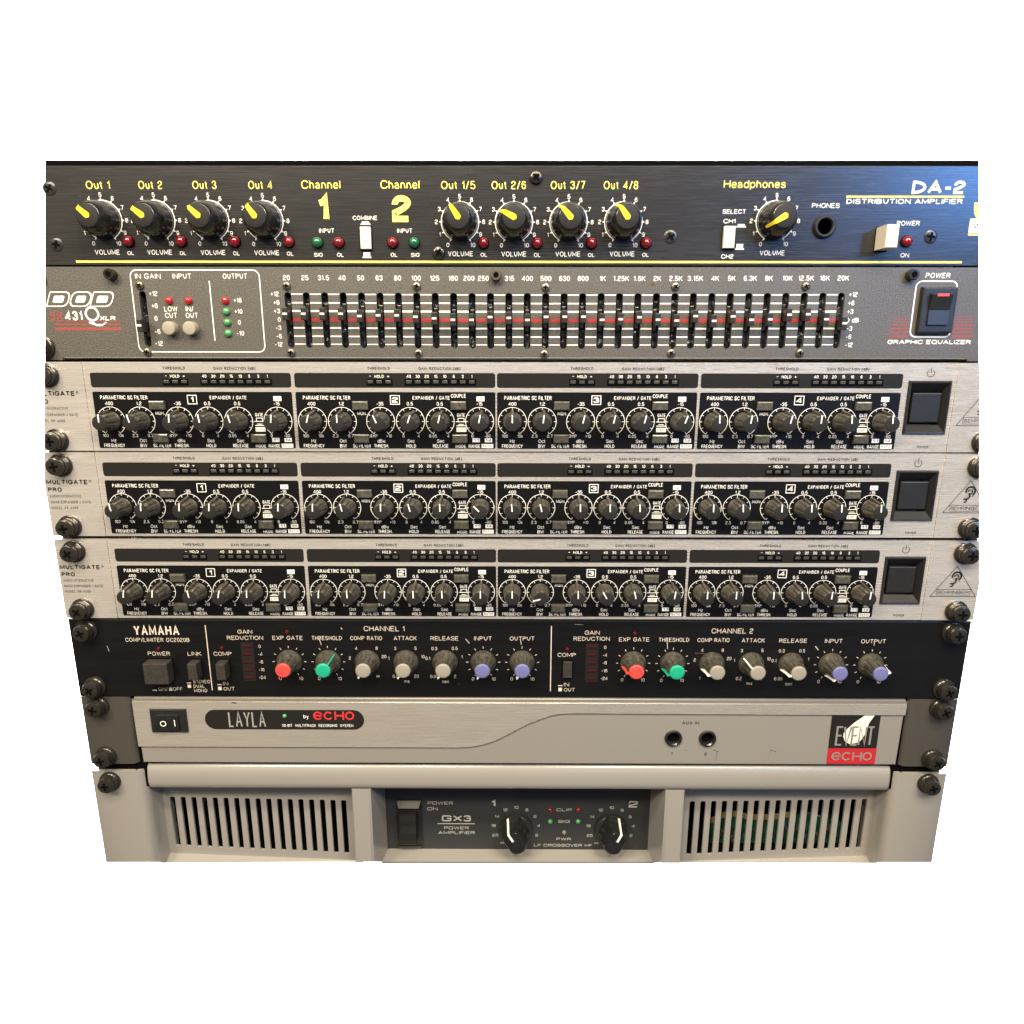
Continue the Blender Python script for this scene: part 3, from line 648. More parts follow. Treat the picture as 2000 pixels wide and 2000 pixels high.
def mg_channel_ink(n):
    """print of one channel, x from the left edge of its panel, v from the top of the unit"""
    W = MB(); W.flat = True; D = MB(); D.flat = True
    text(W, 'PARAMETRIC SC FILTER', 15.3, 17.2, 1.95, 23.4, .0, bold=.012)
    tops = ['400', '1.2', '-35', '0.5', '0.5', '-15']; lo = [('100', '10k'), ('2.3', '0.7'), ('BYP', '+10'), ('0', '4'), ('0.05', '4'), ('0', '-80')]
    for x, a, (l_, r_) in zip(KX, tops, lo):
        text(W, a, x, 20.1, 1.75, None, .0, .006, sq=.95)
        text(W, l_, x - 3.7, 36.0, 1.65, None, .0, .0, sq=.88); text(W, r_, x + 3.9, 36.0, 1.65, None, .0, .0, sq=.88)
    for s_, x, v, wd in (('Hz', 7.6, 38.5, None), ('FREQUENCY', 7.6, 41.0, 10.4), ('Oct', 22.3, 38.5, None), ('BW', 22.3, 41.0, None), ('SC FILTER', 31.6, 41.0, 8.9), ('dBu', 41.4, 38.5, None),
                     ('THRESH.', 41.4, 41.0, 7.4), ('Sec', 56.3, 38.5, None), ('HOLD', 56.3, 41.0, 4.9), ('Sec', 71.1, 38.5, None), ('RELEASE', 71.1, 41.0, 7.7), ('MODE', 81.2, 41.1, 5.2), ('RANGE', 88.0, 41.1, 5.8),
                     ('MON.', 32.4, 24.8, 4.7), ('EXPANDER / GATE', 66.9, 17.2, 18.3), ('GATE', 81.5, 25.6, 3.9)):
        text(W, s_, x, v, 1.75, wd, .0, .004, sq=.9)
    if n > 1: text(W, 'COUPLE', 80.4, 16.2, 1.85, 7.4, .0, .006)
    W.frame(46.6, 51.4, 15.9, 20.5, .1, .35, .0, 1); text(W, str(n), 49.0, 18.2, 2.7, 1.5 if n == 1 else 3.0, .0, .04)
    for x0, x1, v0, v1, s_, wd in ((89.3, 93.2, 16.5, 18.8, '1:2', 2.6), (79.2, 84.1, 31.8, 33.9, 'EXP.', 3.8), (87.1, 90.7, 37.1, 39.1, '1:1', 2.4), (93.2, 96.9, 37.1, 39.1, '1:4', 2.6), (91.6, 97.4, 40.0, 42.0, 'RATIO', 4.7)):
        W.rect(x0, x1, v0, v1, .0); text(D, s_, (x0 + x1) / 2, (v0 + v1) / 2, 1.4, wd, .02, wt=.24)
    W.line(78.9, 28.9, 84.2, 28.9, .3, 0); W.line(80.0, 27.2, 83.0, 27.2, .3, 0); W.line(80.0, 27.2, 80.0, 28.9, .3, 0); W.line(83.0, 27.2, 83.0, 28.9, .3, 0)
    W.line(79.2, 30.9, 84.0, 30.9, .35, 0); W.line(80.2, 30.2, 82.8, 30.2, .3, 0)
    T = MB(); T.flat = True
    text(T, 'THRESHOLD', 41.6, 3.0, 1.45, 11.2, 0, wt=.27); text(T, 'GAIN REDUCTION [dB]', 71.3, 3.1, 1.45, 20.5, 0, wt=.27)
    Dp = MB(); Dp.flat = True
    text(Dp, 'HOLD', 41.7, 6.8, 1.5, 4.6, 0, .006); text(Dp, '-', 37.3, 6.6, 1.3, 1.0, 0, .02); text(Dp, '+', 46.1, 6.8, 1.3, 1.2, 0, .02)
    for i, s_ in enumerate(('40', '30', '20', '15', '10', '6', '3', '1')): text(Dp, s_, 56.2 + 4.41 * i, 6.8, 1.5, None, 0, .006, sq=.92)
    return [q.mesh(nm) for q, nm in ((W, 'white_lettering'), (D, 'black_lettering'), (T, 'black_lettering'), (Dp, 'white_lettering'))]
CH = [mg_channel_ink(n) for n in (1, 2, 3, 4)]
def clipper(t0):
    return [CLIP_L, CLIP_R]
def gate(label, t0, kv, hasL, angs, inkm):
    O = (0, t0 + 43.8, 0)
    u = thing('noise_gate', label, 'rack unit', O, 'silver four channel gates stacked in the rack')
    chassis(u, t0, t0 + 43.8, 212, front=-6)
    lft, rgt = -213.8, 213.6
    CX = [-210.8, -111.0 + .5, -11.1, 88.8]
    swh = [(190.4, t0 + 8.6), (211.6, t0 + 8.6), (211.6, t0 + 34.8), (190.4, t0 + 34.8)]
    me = plate([(lft, t0), (rgt, t0), (rgt, t0 + 43.8), (lft, t0 + 43.8)], [swh], -2.0, 0, O, 0)
    link('faceplate', me, 'aluminium', u, O)
    for x0, x1 in ((-241.3, lft - .18), (rgt + .18, 241.3)):
        me = MB().box(x0, x1, t0 + .05, t0 + 43.7, -2.0, .45).mesh('end_plate', O, clipper(t0))
        link('end_plate', me, 'aluminium', u, O)
    for c in range(4):
        x0 = CX[c]; x1 = x0 + 98.6
        o = (x0, t0, 0)
        mb = MB(); pts = rrect(x0, x1, t0 + 5.2, t0 + 12.3, 1.2); mb.poly(pts, -.3, .07)
        w_ = link('display_window', mb.mesh('display_window', o), 'display_black', u, o)
        link('white_lettering', CH[c][3], 'white_ink', w_, (x0, t0, .1)); link('black_lettering', CH[c][2], inkm, u, (x0, t0, .05))
        for a, b_ in ((35.4, 48.2), (54.0, 89.3)):
            f = MB().rect(x0 + a, x0 + b_, t0 + 8.1, t0 + 11.0, .09); f.box(x0 + a, x0 + b_, t0 + 11.0, t0 + 11.3, .05, .22)
            link('led_frame', f.mesh('led_frame', o), 'void_black', w_, o)
        for x in [37.3, 41.7, 46.1] + [56.2 + 4.41 * i for i in range(8)]: link('led_segment', SEG, 'led_bar', w_, (x0 + x, t0 + 9.5, .1))
        pts = rrect(x0, x1, t0 + 14.4, t0 + 42.4, .9)
        p = link('control_panel', MB().poly(pts, -.3, .06).mesh('control_panel', o), 'black_print', u, o)
        link('white_lettering', CH[c][0], 'white_ink', p, (x0, t0, .09)); link('black_lettering', CH[c][1], 'dark_ink', p, (x0, t0, .09))
        for i, kx in enumerate(KX):
            link('dial_scale', DIAL, 'white_ink', p, (x0 + kx, t0 + kv, .09))
            a = angs[c][i] - 8.4 * (x0 + kx) / 200
            k = link('knob', MGK, 'knob_plastic', u, (x0 + kx, t0 + kv, 0), R(a)); sub('pointer_fin', MGF, 'knob_plastic', k); sub('knob_cap', MGC, 'knob_cap', k); sub('pointer_mark', MGP, 'white_ink', k)
        for bx, bv in ((31.9, 20.9), (31.9, 37.2)) + (((80.4, 20.9),) if c else ()) + ((80.9, 37.2),):
            q = link('push_button', MGB, 'smoke_button', u, (x0 + bx, t0 + bv, 0)); sub('button_slot', MGBF, 'void_black', q)
    # power switch: a funnel shaped frame round a square button
    o = (201, t0 + 21.7, 0)
    mb = MB(); ou = (190.6, 211.4, t0 + 8.8, t0 + 34.6)
    ri = lambda a, d: [(ou[0] + a, ou[2] + a, d), (ou[1] - a, ou[2] + a, d), (ou[1] - a, ou[3] - a, d), (ou[0] + a, ou[3] - a, d)]
    inn = (193.6, 208.6, t0 + 14.2, t0 + 29.4); ir = [(inn[0], inn[2], -3.2), (inn[1], inn[2], -3.2), (inn[1], inn[3], -3.2), (inn[0], inn[3], -3.2)]
    p = ri(0, -4) + ri(0, .7) + ri(.35, 1.1) + ri(.9, 1.0) + ir
    fs = []
    for k in range(4):
        for i in range(4): fs.append((k * 4 + i, k * 4 + (i + 1) % 4, k * 4 + 4 + (i + 1) % 4, k * 4 + 4 + i))
    mb.add(p, fs); 
    s_ = link('power_switch', mb.mesh('power_switch', o), 'black_plastic', u, o)
    link('button', MB().box(inn[0] + .35, inn[1] - .35, inn[2] + .35, inn[3] - .35, -5, -1.0, .5).mesh('button', o), 'black_plastic', s_, o)
    K = Ink(); D = K['dark_ink']; T = K[inkm]
    D.arc(200.7, t0 + 5.0, 1.75, 35, 325, .34, .06, 24); D.rect(200.52, 200.88, t0 + 2.3, t0 + 4.9, .06)
    text(T, 'POWER', 201.7, t0 + 41.2, 1.4, 5.6, .06, wt=.28)
    q = .5
    text(D, 'MULTIGATE', -229.8, t0 + 15.3, 2.4, 21.2, q, .05); text(T, '®', -218.0, t0 + 14.8, 1.3, 1.4, q)
    text(D, 'PRO', -240.0, t0 + 19.2, 2.3, 7.0, q, .05, align='l')
    for s_, v, wd in (('AUDIO INTERACTIVE', 22.6, 16.2), ('QUAD EXPANDER / GATE', 25.7, 20.6), ('MODEL XR 4400', 28.7, 13.6)): text(T, s_, -239.6, t0 + v, 1.45, wd, q, wt=.29, align='l')
    tx, ta, tb, hw = 228.3, t0 + 13.7, t0 + 30.4, 11.9
    for a, b_ in (((tx, ta), (tx - hw, tb)), ((tx - hw, tb), (tx + hw, tb)), ((tx + hw, tb), (tx, ta))): D.line(*a, *b_, .34, q)
    D.frame(tx - 8.9, tx + 8.9, t0 + 26.3, t0 + 29.7, .1, .22, q + .01, 1)
    text(D, 'BEHR', tx - 8.2, t0 + 28.0, 1.9, 7.0, q, .0, align='l'); text(D, 'ING', tx - .9, t0 + 28.0, 1.9, 5.0, q, .03, align='l'); text(D, 'ER', tx + 4.5, t0 + 28.0, 1.9, 3.7, q, .0, align='l')
    E_ = K['soft_ink']                                  # the ear emblem
    for (cx, cv, r, a0, a1, wd) in ((.6, 19.2, 2.3, -110, 150, 1.0), (.5, 19.5, 1.1, -90, 190, .6), (-1.2, 21.6, 1.7, 40, 200, .9), (-1.6, 24.0, .8, -60, 220, .8)): E_.arc(tx + cx, t0 + cv, r, a0, a1, wd, q, 16)
    for i in range(6): D.line(tx - 1.6, t0 + 17.6 + i * .9, tx + 2.6, t0 + 17.3 + i * .9, .16, q + .01)
    K.build(u, O, clipper(t0))
    for x in (-231.4, 231.2):
        for v in (6.6, 38.5):
            edge = (t0 < 170 and not (t0 > 120 and x < 0)) or (x > 0 and t0 < 179)
            rack_screw(u, x, t0 + v, bool(edge), .45)
A1 = [[-8, -21, -3, -13, -20, 0], [11, -3, -27, 18, 12, 12], [0, 8, 15, 15, 17, 22], [0, 13, 17, 7, 3, 5]]
A2 = [[-20, -3, -3, 0, -3, 0], [0, -17, 0, -17, -3, -45], [-5, -13, 0, 0, 0, 0], [3, 0, 4, 3, 4, 4]]
A3 = [[0, 0, -17, 7, -3, -3], [0, -5, 0, -3, -3, 0], [0, -105, 0, -27, -10, 11], [5, 5, 5, 0, 10, 12]]
gate('topmost of the three silver four channel gates, directly under the charcoal slider unit', 88.9, 28.8, 0, A1, 'soft_ink')
gate('middle one of the three silver four channel gates, between two identical silver units', 133.3, 28.3, 1, A2, 'soft_ink')
gate('lowest of three silver four channel gates, above the black unit with coloured knob caps', 178.6, 28.7, 1, A3, 'dark_ink')

# ================================================================== 6 compressor limiter
def comp():
    O = (0, 268.4, 0)
    u = thing('compressor_limiter', 'black two channel unit with red, green, grey and blue capped knobs', 'rack unit', O)
    chassis(u, 223.5, 268.4, 214)
    me = MB().box(-241.0, 241.0, 223.2, 268.5, -2, 0, .5).mesh('faceplate', O)
    link('faceplate', me, 'black_plate', u, O)
    KB = MB().lathe([(6.9, 0), (6.9, .7), (6.3, 1.6), (5.5, 2.8), (5.1, 4.0), (4.65, 8.4), (4.4, 10.2)], 72,
                    fl=lambda a, r, d: r - (.6 * (1 if (math.degrees(a) % 36) < 14 else 0) if d > 3.5 else 0)).mesh('knob', sharp=40)
    KC = {c: MB().lathe([(4.0, 10.1), (3.9, 10.9), (3.65, 11.15), (3.1, 11.25)], 32).mesh('knob_cap') for c in 'rgnb'}
    PT = MB(); PT.add([(-.32, -3.8, 10.95), (.32, -3.8, 10.95), (.32, -5.5, 10.5), (-.32, -5.5, 10.5), (-.32, -5.75, 7.0), (.32, -5.75, 7.0), (.32, -6.7, 1.8), (-.32, -6.7, 1.8),
                     (-.32, -4.0, 9.5), (.32, -4.0, 9.5), (-.32, -5.2, 1.2), (.32, -5.2, 1.2)],
                    [(0, 1, 2, 3), (3, 2, 5, 4), (4, 5, 6, 7), (0, 3, 4, 7, 10, 8), (1, 9, 11, 6, 5, 2)])
    PT = PT.mesh('pointer')
    PM = {}
    for c in 'rgnb': PM[c] = PT.copy()
    caps = {'r': 'red_cap', 'g': 'green_cap', 'n': 'grey_cap', 'b': 'blue_cap'}; pm = {'r': 'red_cap', 'g': 'green_cap', 'n': 'white_ink', 'b': 'white_ink'}
    K = Ink(); W = K['cream_ink']
    ttl = (('EXP GATE', 16.3), ('THRESHOLD', 16.3), ('COMP RATIO', 17.1), ('ATTACK', 12.3), ('RELEASE', 15.0), ('INPUT', 9.5), ('OUTPUT', 13.3))
    X1 = [-124.1, -103.0, -81.9, -60.9, -39.8, -19.1, 1.9]; X2 = [62.0, 83.3, 104.5, 125.8, 147.2, 168.9, 190.2]
    A = [[-150, 38, -148, -148, -148, -150, -148], [-102, -112, -112, -50, -112, -150, 84]]
    for ch, xs in enumerate((X1, X2)):
        for i, x in enumerate(xs):
            dv = 0 if ch == 0 else .35 + .12 * i
            v = 247.4 + dv; c = 'rgnnnbb'[i]
            k = link('knob', KB, 'knob_plastic', u, (x, v, 0), R(A[ch][i])); sub('knob_cap', KC[c], caps[c], k); sub('pointer', PM[c], pm[c], k)
            text(W, ttl[i][0], x, 233.6 + dv, 2.35, ttl[i][1])
            if i in (2, 3, 4):
                nums = {2: ('1', '2', '4', '8', '20', '\u221e'), 3: ('0.2', '1', '3', '5', '10', '20'), 4: ('0.05', '0.1', '0.3', '0.5', '1', '2')}[i]
                for s_, (ax, av) in zip(nums, ((-6.0, 8.5), (-9.3, -2.2), (-5.6, -7.9), (5.4, -8.0), (9.2, -3.1), (5.4, 8.4))):
                    text(W, s_, x + ax, v + av, 1.9, sq=.88)
                if i > 2: text(W, 'ms' if i == 3 else 'sec', x, v + 11.4, 1.9, sq=1.0)
            else:
                for j in range(11):
                    a = R(-150 + 30 * j); s_, c_ = math.sin(a), math.cos(a); W.line(x + s_ * 8.0, v - c_ * 8.0, x + s_ * 9.2, v - c_ * 9.2, .32, .05)
                text(W, '0', x - 5.6, v + 9.9, 2.0); text(W, '10', x + 5.6, v + 9.9, 2.0)
    text(W, 'CHANNEL 1', -72.0, 228.1, 2.9, 21.8); text(W, 'CHANNEL 2', 114.2, 228.9, 2.9, 22.2)
    text(W, 'YAMAHA', -194.2, 229.5, 5.8, 24.6, bold=.028); text(W, 'COMP/LIMITER GC2020B', -194.3, 234.9, 2.35, 34.6)
    text(W, 'POWER', -194.4, 242.9, 2.3, 12.0); text(W, 'LINK', -175.2, 242.9, 2.3, 7.4); text(W, 'COMP', -160.0, 242.9, 2.3, 9.8); text(W, 'COMP', 26.0, 243.0, 2.3, 9.9)
    G = K['grey_ink']
    text(G, 'ON/', -194.6, 263.8, 2.1, 5.2); text(G, 'OFF', -186.6, 263.8, 2.1, 5.2); G.rect(-200.4, -198.2, 264.4, 264.9, .05); G.rect(-191.4, -189.6, 262.9, 264.9, .05)
    for s_, v in (('STEREO', 259.4), ('DUAL', 262.1), ('MONO', 264.7)): text(W, s_, -178.0 + .3, v, 2.0, {'STEREO': 9.2, 'DUAL': 6.0, 'MONO': 7.2}[s_], align='l')
    W.rect(-181.2, -178.9, 259.9, 260.4, .05); W.rect(-181.0, -179.1, 261.2, 263.1, .05)
    for x in (0, 186.2):
        W.rect(-164.6 + x, -162.2 + x, 260.9, 261.4, .05); W.rect(-164.4 + x, -162.4 + x, 262.4, 264.5, .05)
        text(W, 'IN', -161.4 + x, 260.5, 2.1, 2.8, align='l'); text(W, 'OUT', -161.4 + x, 263.6, 2.1, 6.1, align='l')
        text(W, 'GAIN', -146.8 + x, 230.1, 2.35, 8.0); text(W, 'REDUCTION', -147.0 + x, 233.6, 2.35, 19.4)
        for s_, v in (('0', 238.5), ('-4', 243.1), ('-8', 247.6), ('-16', 252.2), ('-24', 256.8)): text(W, s_, -139.6 + x, v, 1.9, sq=.95)
        W.rect(-167.95 + x * .9946, -167.45 + x * .9946, 226.4, 264.5, .05)
    for q in ((-107.2, 233.8, -106.2, 237.6, .35), (-95.0, 227.6, -94.6, 228.6, .5), (-28.5, 233.9, -26.4, 236.5, .4), (.9, 234.0, 1.5, 237.2, .35), (79.6, 234.5, 80.2, 239.4, .35),
              (159.4, 237.6, 161.2, 239.8, .5), (190.6, 234.8, 190.8, 237.2, .4), (-222.0, 238.5, -221.2, 241.6, .25), (-86.5, 250.9, -77.0, 251.1, .07), (95.2, 241.8, 100.5, 242.0, .07), (30.0, 225.4, 34.4, 225.6, .1)):
        K['grey_ink'].line(*q, .05)
    K.build(u, O)
    for x in (0, 186.0):
        o = (-146.4 + x, 247.6, 0)
        w_ = link('meter_window', MB().box(-149.8 + x, -143.0 + x, 236.4, 258.9, -.3, .12).mesh('meter_window', o), 'display_black', u, o)
        for v in (238.4, 243.0, 247.6, 252.3, 256.9):
            link('meter_bar', MB().box(-149.0 + x, -143.8 + x, v - 1.1, v + 1.1, 0, .2, .1).mesh('meter_bar', o), 'dim_red', w_, o)
            link('meter_line', MB().box(-148.8 + x, -144.0 + x, v - .55, v - .15, 0, .28).mesh('meter_line', o), 'bar_red', w_, o)
    LD = MB().lathe([(1.05, 0), (1.05, .4), (.8, .9), (.4, 1.1)], 14).mesh('led')
    for x, v in ((-194.3, 240.0), (-160.0, 239.6), (-124.1, 230.1), (26.2, 239.8), (62.2, 230.5)): link('led', LD, 'dim_red_lens', u, (x, v, 0))
    def push(x0, x1, v0, v1, h):
        o = ((x0 + x1) / 2, (v0 + v1) / 2, 0)
        q = link('push_button', MB().box(x0, x1, v0, v1, -1, h, .4).mesh('push_button', o), 'button_plastic', u, o)
        link('button_slot', MB().rect(x0 - .7, x1 + .7, v0 - .7, v1 + .8, .05).mesh('button_slot', o), 'void_black', q, o)
    push(-200.6, -187.7, 246.2, 258.0, 6.2); push(-177.0, -172.1, 246.4, 255.6, 6.0); push(-161.8, -156.9, 246.4, 255.6, 6.0); push(24.0, 29.0, 246.6, 256.0, 1.6)
    for x in (-231.6, 231.6):
        for v in (229.4, 262.4): rack_screw(u, x, v)
comp()

# ================================================================== 7 silver audio interface
def ear_bracket(u, s, v0, v1, m, O, xi, xo, depth, rb=5):
    """flat rack ear whose inner edge rolls back into the rack"""
    mb = MB(); prof = [(xo, -2), (xo, -.3), (xo - .3, 0), (xi + rb, 0)]
    for k in range(1, 7):
        a = R(15 * k); prof.append((xi + rb - rb * math.sin(a), -rb + rb * math.cos(a)))
    prof.append((xi, -depth))
    vs = []
    cv = 3.0
    for x, d in prof:
        vs += [(s * x, v0, d), (s * x, v1, d)]
    mb.add(vs, [(2 * i, 2 * i + 1, 2 * i + 3, 2 * i + 2) for i in range(len(prof) - 1)], True)
    n0 = len(prof)
    # edge thickness, top and bottom
    for vv, sg in ((v0, 1), (v1, -1)):
        mb.add([(s * x, vv, d) for x, d in prof] + [(s * x, vv, d - 2) if i < 4 else (s * (x + 1.6), vv, d - 1.2) for i, (x, d) in enumerate(prof)],
               [(i, i + 1, n0 + i + 1, n0 + i) for i in range(n0 - 1)])
    return mb
def layla():
    O = (0, 310.4, 0)
    u = thing('audio_interface', 'flat silver unit with a wavy brushed band between dark grey rack ears', 'rack unit', O)
    chassis(u, 269.5, 308.6, 210, front=-9)
    for s in (-1, 1):
        me = ear_bracket(u, s, 268.9, 310.2, 'ear_paint', O, 213.9, 240.8, 12, 4).mesh('rack_ear', O, sharp=50)
        link('rack_ear', me, 'ear_paint', u, O)
    j1, j2 = (86.0, 292.3), (104.9, 292.4)
    circ = lambda c, r: [(c[0] + r * math.sin(R(15 * i)), c[1] - r * math.cos(R(15 * i))) for i in range(24)]
    link('faceplate', plate([(-210.6, 268.9), (211.4, 269.2), (210.9, 308.2), (-210.2, 308.2)], [circ(j1, 4.9), circ(j2, 4.9)], -3, 0.9, O, .3), 'matte_silver', u, O)
    # brushed band with its S shaped lower edge
    pts = [(-211.6, 270.6), (212.0, 271.2), (211.9, 277.3), (135, 277.2), (60, 276.9), (33, 276.8), (26.8, 276.9)]
    bez = [(26.8, 276.9), (22.5, 277.2), (17.5, 278.3), (12.3, 280.4), (6, 283.0), (0.1, 286.3), (-6, 290.0), (-12.9, 293.7), (-19.5, 296.1), (-27, 297.7), (-34, 298.0)]
    pts += bez[1:] + [(-60, 298.0), (-211.4, 298.0)]
    pts = [(x, v) for x, v in pts]
    link('brushed_band', plate(pts, [], .7, 1.9, O, .12, 'brushed_band'), 'aluminium_fine', u, O)
    mb = MB(); mb.add([(-211.8, 268.75, 1.9), (212.2, 269.0, 1.9), (212.0, 271.25, 1.3), (-211.6, 270.65, 1.3)], [(0, 1, 2, 3)])
    link('top_bevel', mb.mesh('top_bevel', O), 'matte_silver', u, O)
    # power switch
    o = (-192.6, 282, 2)
    s_ = link('power_switch', MB().box(-202.3, -182.3, 274.6, 288.7, 1.5, 3.0, .6).mesh('power_switch', o), 'black_plastic', u, o)
    r = MB(); r.add([(-198.6, 277.6, 2.9), (-186.4, 277.6, 2.9), (-186.4, 287.0, 2.9), (-198.6, 287.0, 2.9), (-198.6, 277.8, 5.2), (-197.0, 277.8, 4.5), (-186.4, 277.8, 3.9), (-198.6, 286.8, 5.2), (-197.0, 286.8, 4.5), (-186.4, 286.8, 3.9)],
          [(0, 1, 6, 5, 4), (3, 7, 8, 9, 2), (0, 4, 7, 3), (1, 2, 9, 6), (4, 5, 8, 7), (5, 6, 9, 8)])
    link('rocker', r.mesh('rocker', o), 'gloss_black', s_, o)
    mk = MB(); mk.flat = True; mk.arc(-194.5, 282.3, 1.45, 0, 360, .5, 4.6, 20); mk.rect(-188.6, -188.1, 280.2, 284.0, 4.2)
    link('rocker_mark', mk.mesh('rocker_mark', o), 'white_ink', s_, o)
    # badge
    o = (-128, 281, 2)
    b_ = link('name_badge', MB().poly(rrect(-172.6, -84.9, 275.2, 287.1, 5.9, 8), 1.7, 2.0).mesh('name_badge', o), 'display_black', u, o)
    Wm, Rm, Sm = MB(), MB(), MB()
    for q in (Wm, Rm, Sm): q.flat = True
    D = 2.05
    text(Sm, 'LAYLA', -149.4, 281.0, 9.4, 20.6, D, bold=.0)
    text(Wm, 'by', -116.8, 279.1, 2.4, 2.8, D, .01)
    text(Wm, '20-BIT  MULTITRACK  RECORDING  SYSTEM', -110.6, 284.6, 1.7, 39.2, D, .01)
    def echo(mb, x0, v, h, wd, d, t_):
        r = h / 2; st = wd / 4.0; c = [x0 + r + st * k * 1.02 for k in range(4)]
        mb.arc(c[0], v, r - t_ / 2, 125, 450, t_, d, 24); mb.rect(c[0] - r + t_, c[0] + r - .1, v - t_ / 2, v + t_ / 2, d)
        mb.arc(c[1], v, r - t_ / 2, 128, 412, t_, d, 24)
        x = c[2] - r * .95; mb.rect(x, x + t_, v - r, v + r, d); mb.rect(x + 1.7 * r, x + 1.7 * r + t_, v - r, v + r, d); mb.rect(x + t_, x + 1.7 * r, v - t_ / 2, v + t_ / 2, d + .005)
        mb.arc(c[3] + .1, v, r - t_ / 2, 0, 360, t_, d, 28)
    echo(Rm, -112.8, 278.6, 5.1, 22.8, D, .95)
    link('white_lettering', Wm.mesh('white_lettering', o), 'white_ink', b_, o); link('red_lettering', Rm.mesh('red_lettering', o), 'logo_red', b_, o); link('silver_lettering', Sm.mesh('silver_lettering', o), 'aluminium', b_, o)
    l = link('led', MB().lathe([(1.2, 0), (1.2, .4), (.9, .9), (.5, 1.1)], 16).mesh('led'), 'pale_green_lens', u, (-128.4, 278.8, 2.0))
    # jacks
    for x, v in (j1, j2):
        q = link('aux_socket', MB().lathe([(4.85, -2), (4.85, 1.0), (4.5, 1.7), (3.9, 1.7), (3.3, 1.0), (3.1, -2)], 28).mesh('aux_socket'), 'gloss_black', u, (x, v, .4))
        sub('socket_hole', MB().lathe([(3.15, -1.2), (3.1, -1.0)], 20).mesh('socket_hole'), 'void_black', q)
    K = Ink(); Dk = K['dark_ink']
    text(Dk, 'AUX IN', 95.0, 283.0, 1.9, 9.5, .95, wt=.34); text(Dk, '7', 85.7, 302.2, 1.9, None, .95, wt=.3); text(Dk, '8', 104.5, 302.2, 1.9, None, .95, wt=.3)
    for q in ((108.6, 299.6, 111.6, 300.6, .3), (110.9, 300.4, 110.6, 306.0, .16), (92.0, 299.4, 94.4, 300.2, .14), (140.2, 299.6, 143.8, 300.6, .25), (140.4, 300.2, 139.8, 305.0, .10)): K['soft_ink'].line(*q, .93)
    K['dark_ink'].line(-157.0, 270.9, -154.4, 271.2, .6, 1.96)
    K.build(u, O)
    # maker's badge
    o = (185.7, 293, 1)
    q = link('maker_badge', MB().box(172.4, 199.0, 277.4, 298.0, .5, 1.25).mesh('maker_badge', o), 'display_black', u, o)
    link('red_panel', MB().box(172.4, 199.2, 298.3, 307.9, .5, 1.25).mesh('red_panel', o), 'badge_red', q, o)
    cr = MB(); cr.flat = True
    a = [(190.6, 277.5), (195.8, 277.5), (193.0, 283.5), (191.6, 290.5), (190.0, 293.6), (187.6, 295.2), (186.2, 295.4)]
    for p in (((190.6, 277.5), (195.8, 277.5), (193.0, 282.6), (184.6, 282.6)), ((184.6, 282.6), (193.0, 282.6), (191.6, 289.6), (181.6, 286.0)), ((181.6, 286.0), (191.6, 289.6), (189.6, 293.4), (187.4, 294.8), (183.9, 295.4)),
              ((181.6, 286.0), (183.9, 295.4), (181.2, 294.0), (179.8, 291.0), (179.8, 288.6))):
        cr.add([(x, v, 1.3) for x, v in p], [tuple(range(len(p)))])
    link('emblem', cr.mesh('emblem', o), 'cream_paper', q, o)
    ev = MB(); ev.flat = True
    text(ev, 'EVENT', 186.2, 290.4, 12.0, 21.4, 1.4, bold=-.008); link('silver_lettering', ev.mesh('silver_lettering', o), 'matte_silver', q, o)
    er = MB(); er.flat = True; echo(er, 174.6, 303.0, 5.2, 22.4, 1.35, .85); link('silver_lettering', er.mesh('silver_lettering', o), 'matte_silver', q, o)
    for x in (-231.4, 231.4):
        for v in (274.0, 305.0): rack_screw(u, x, v)
layla()

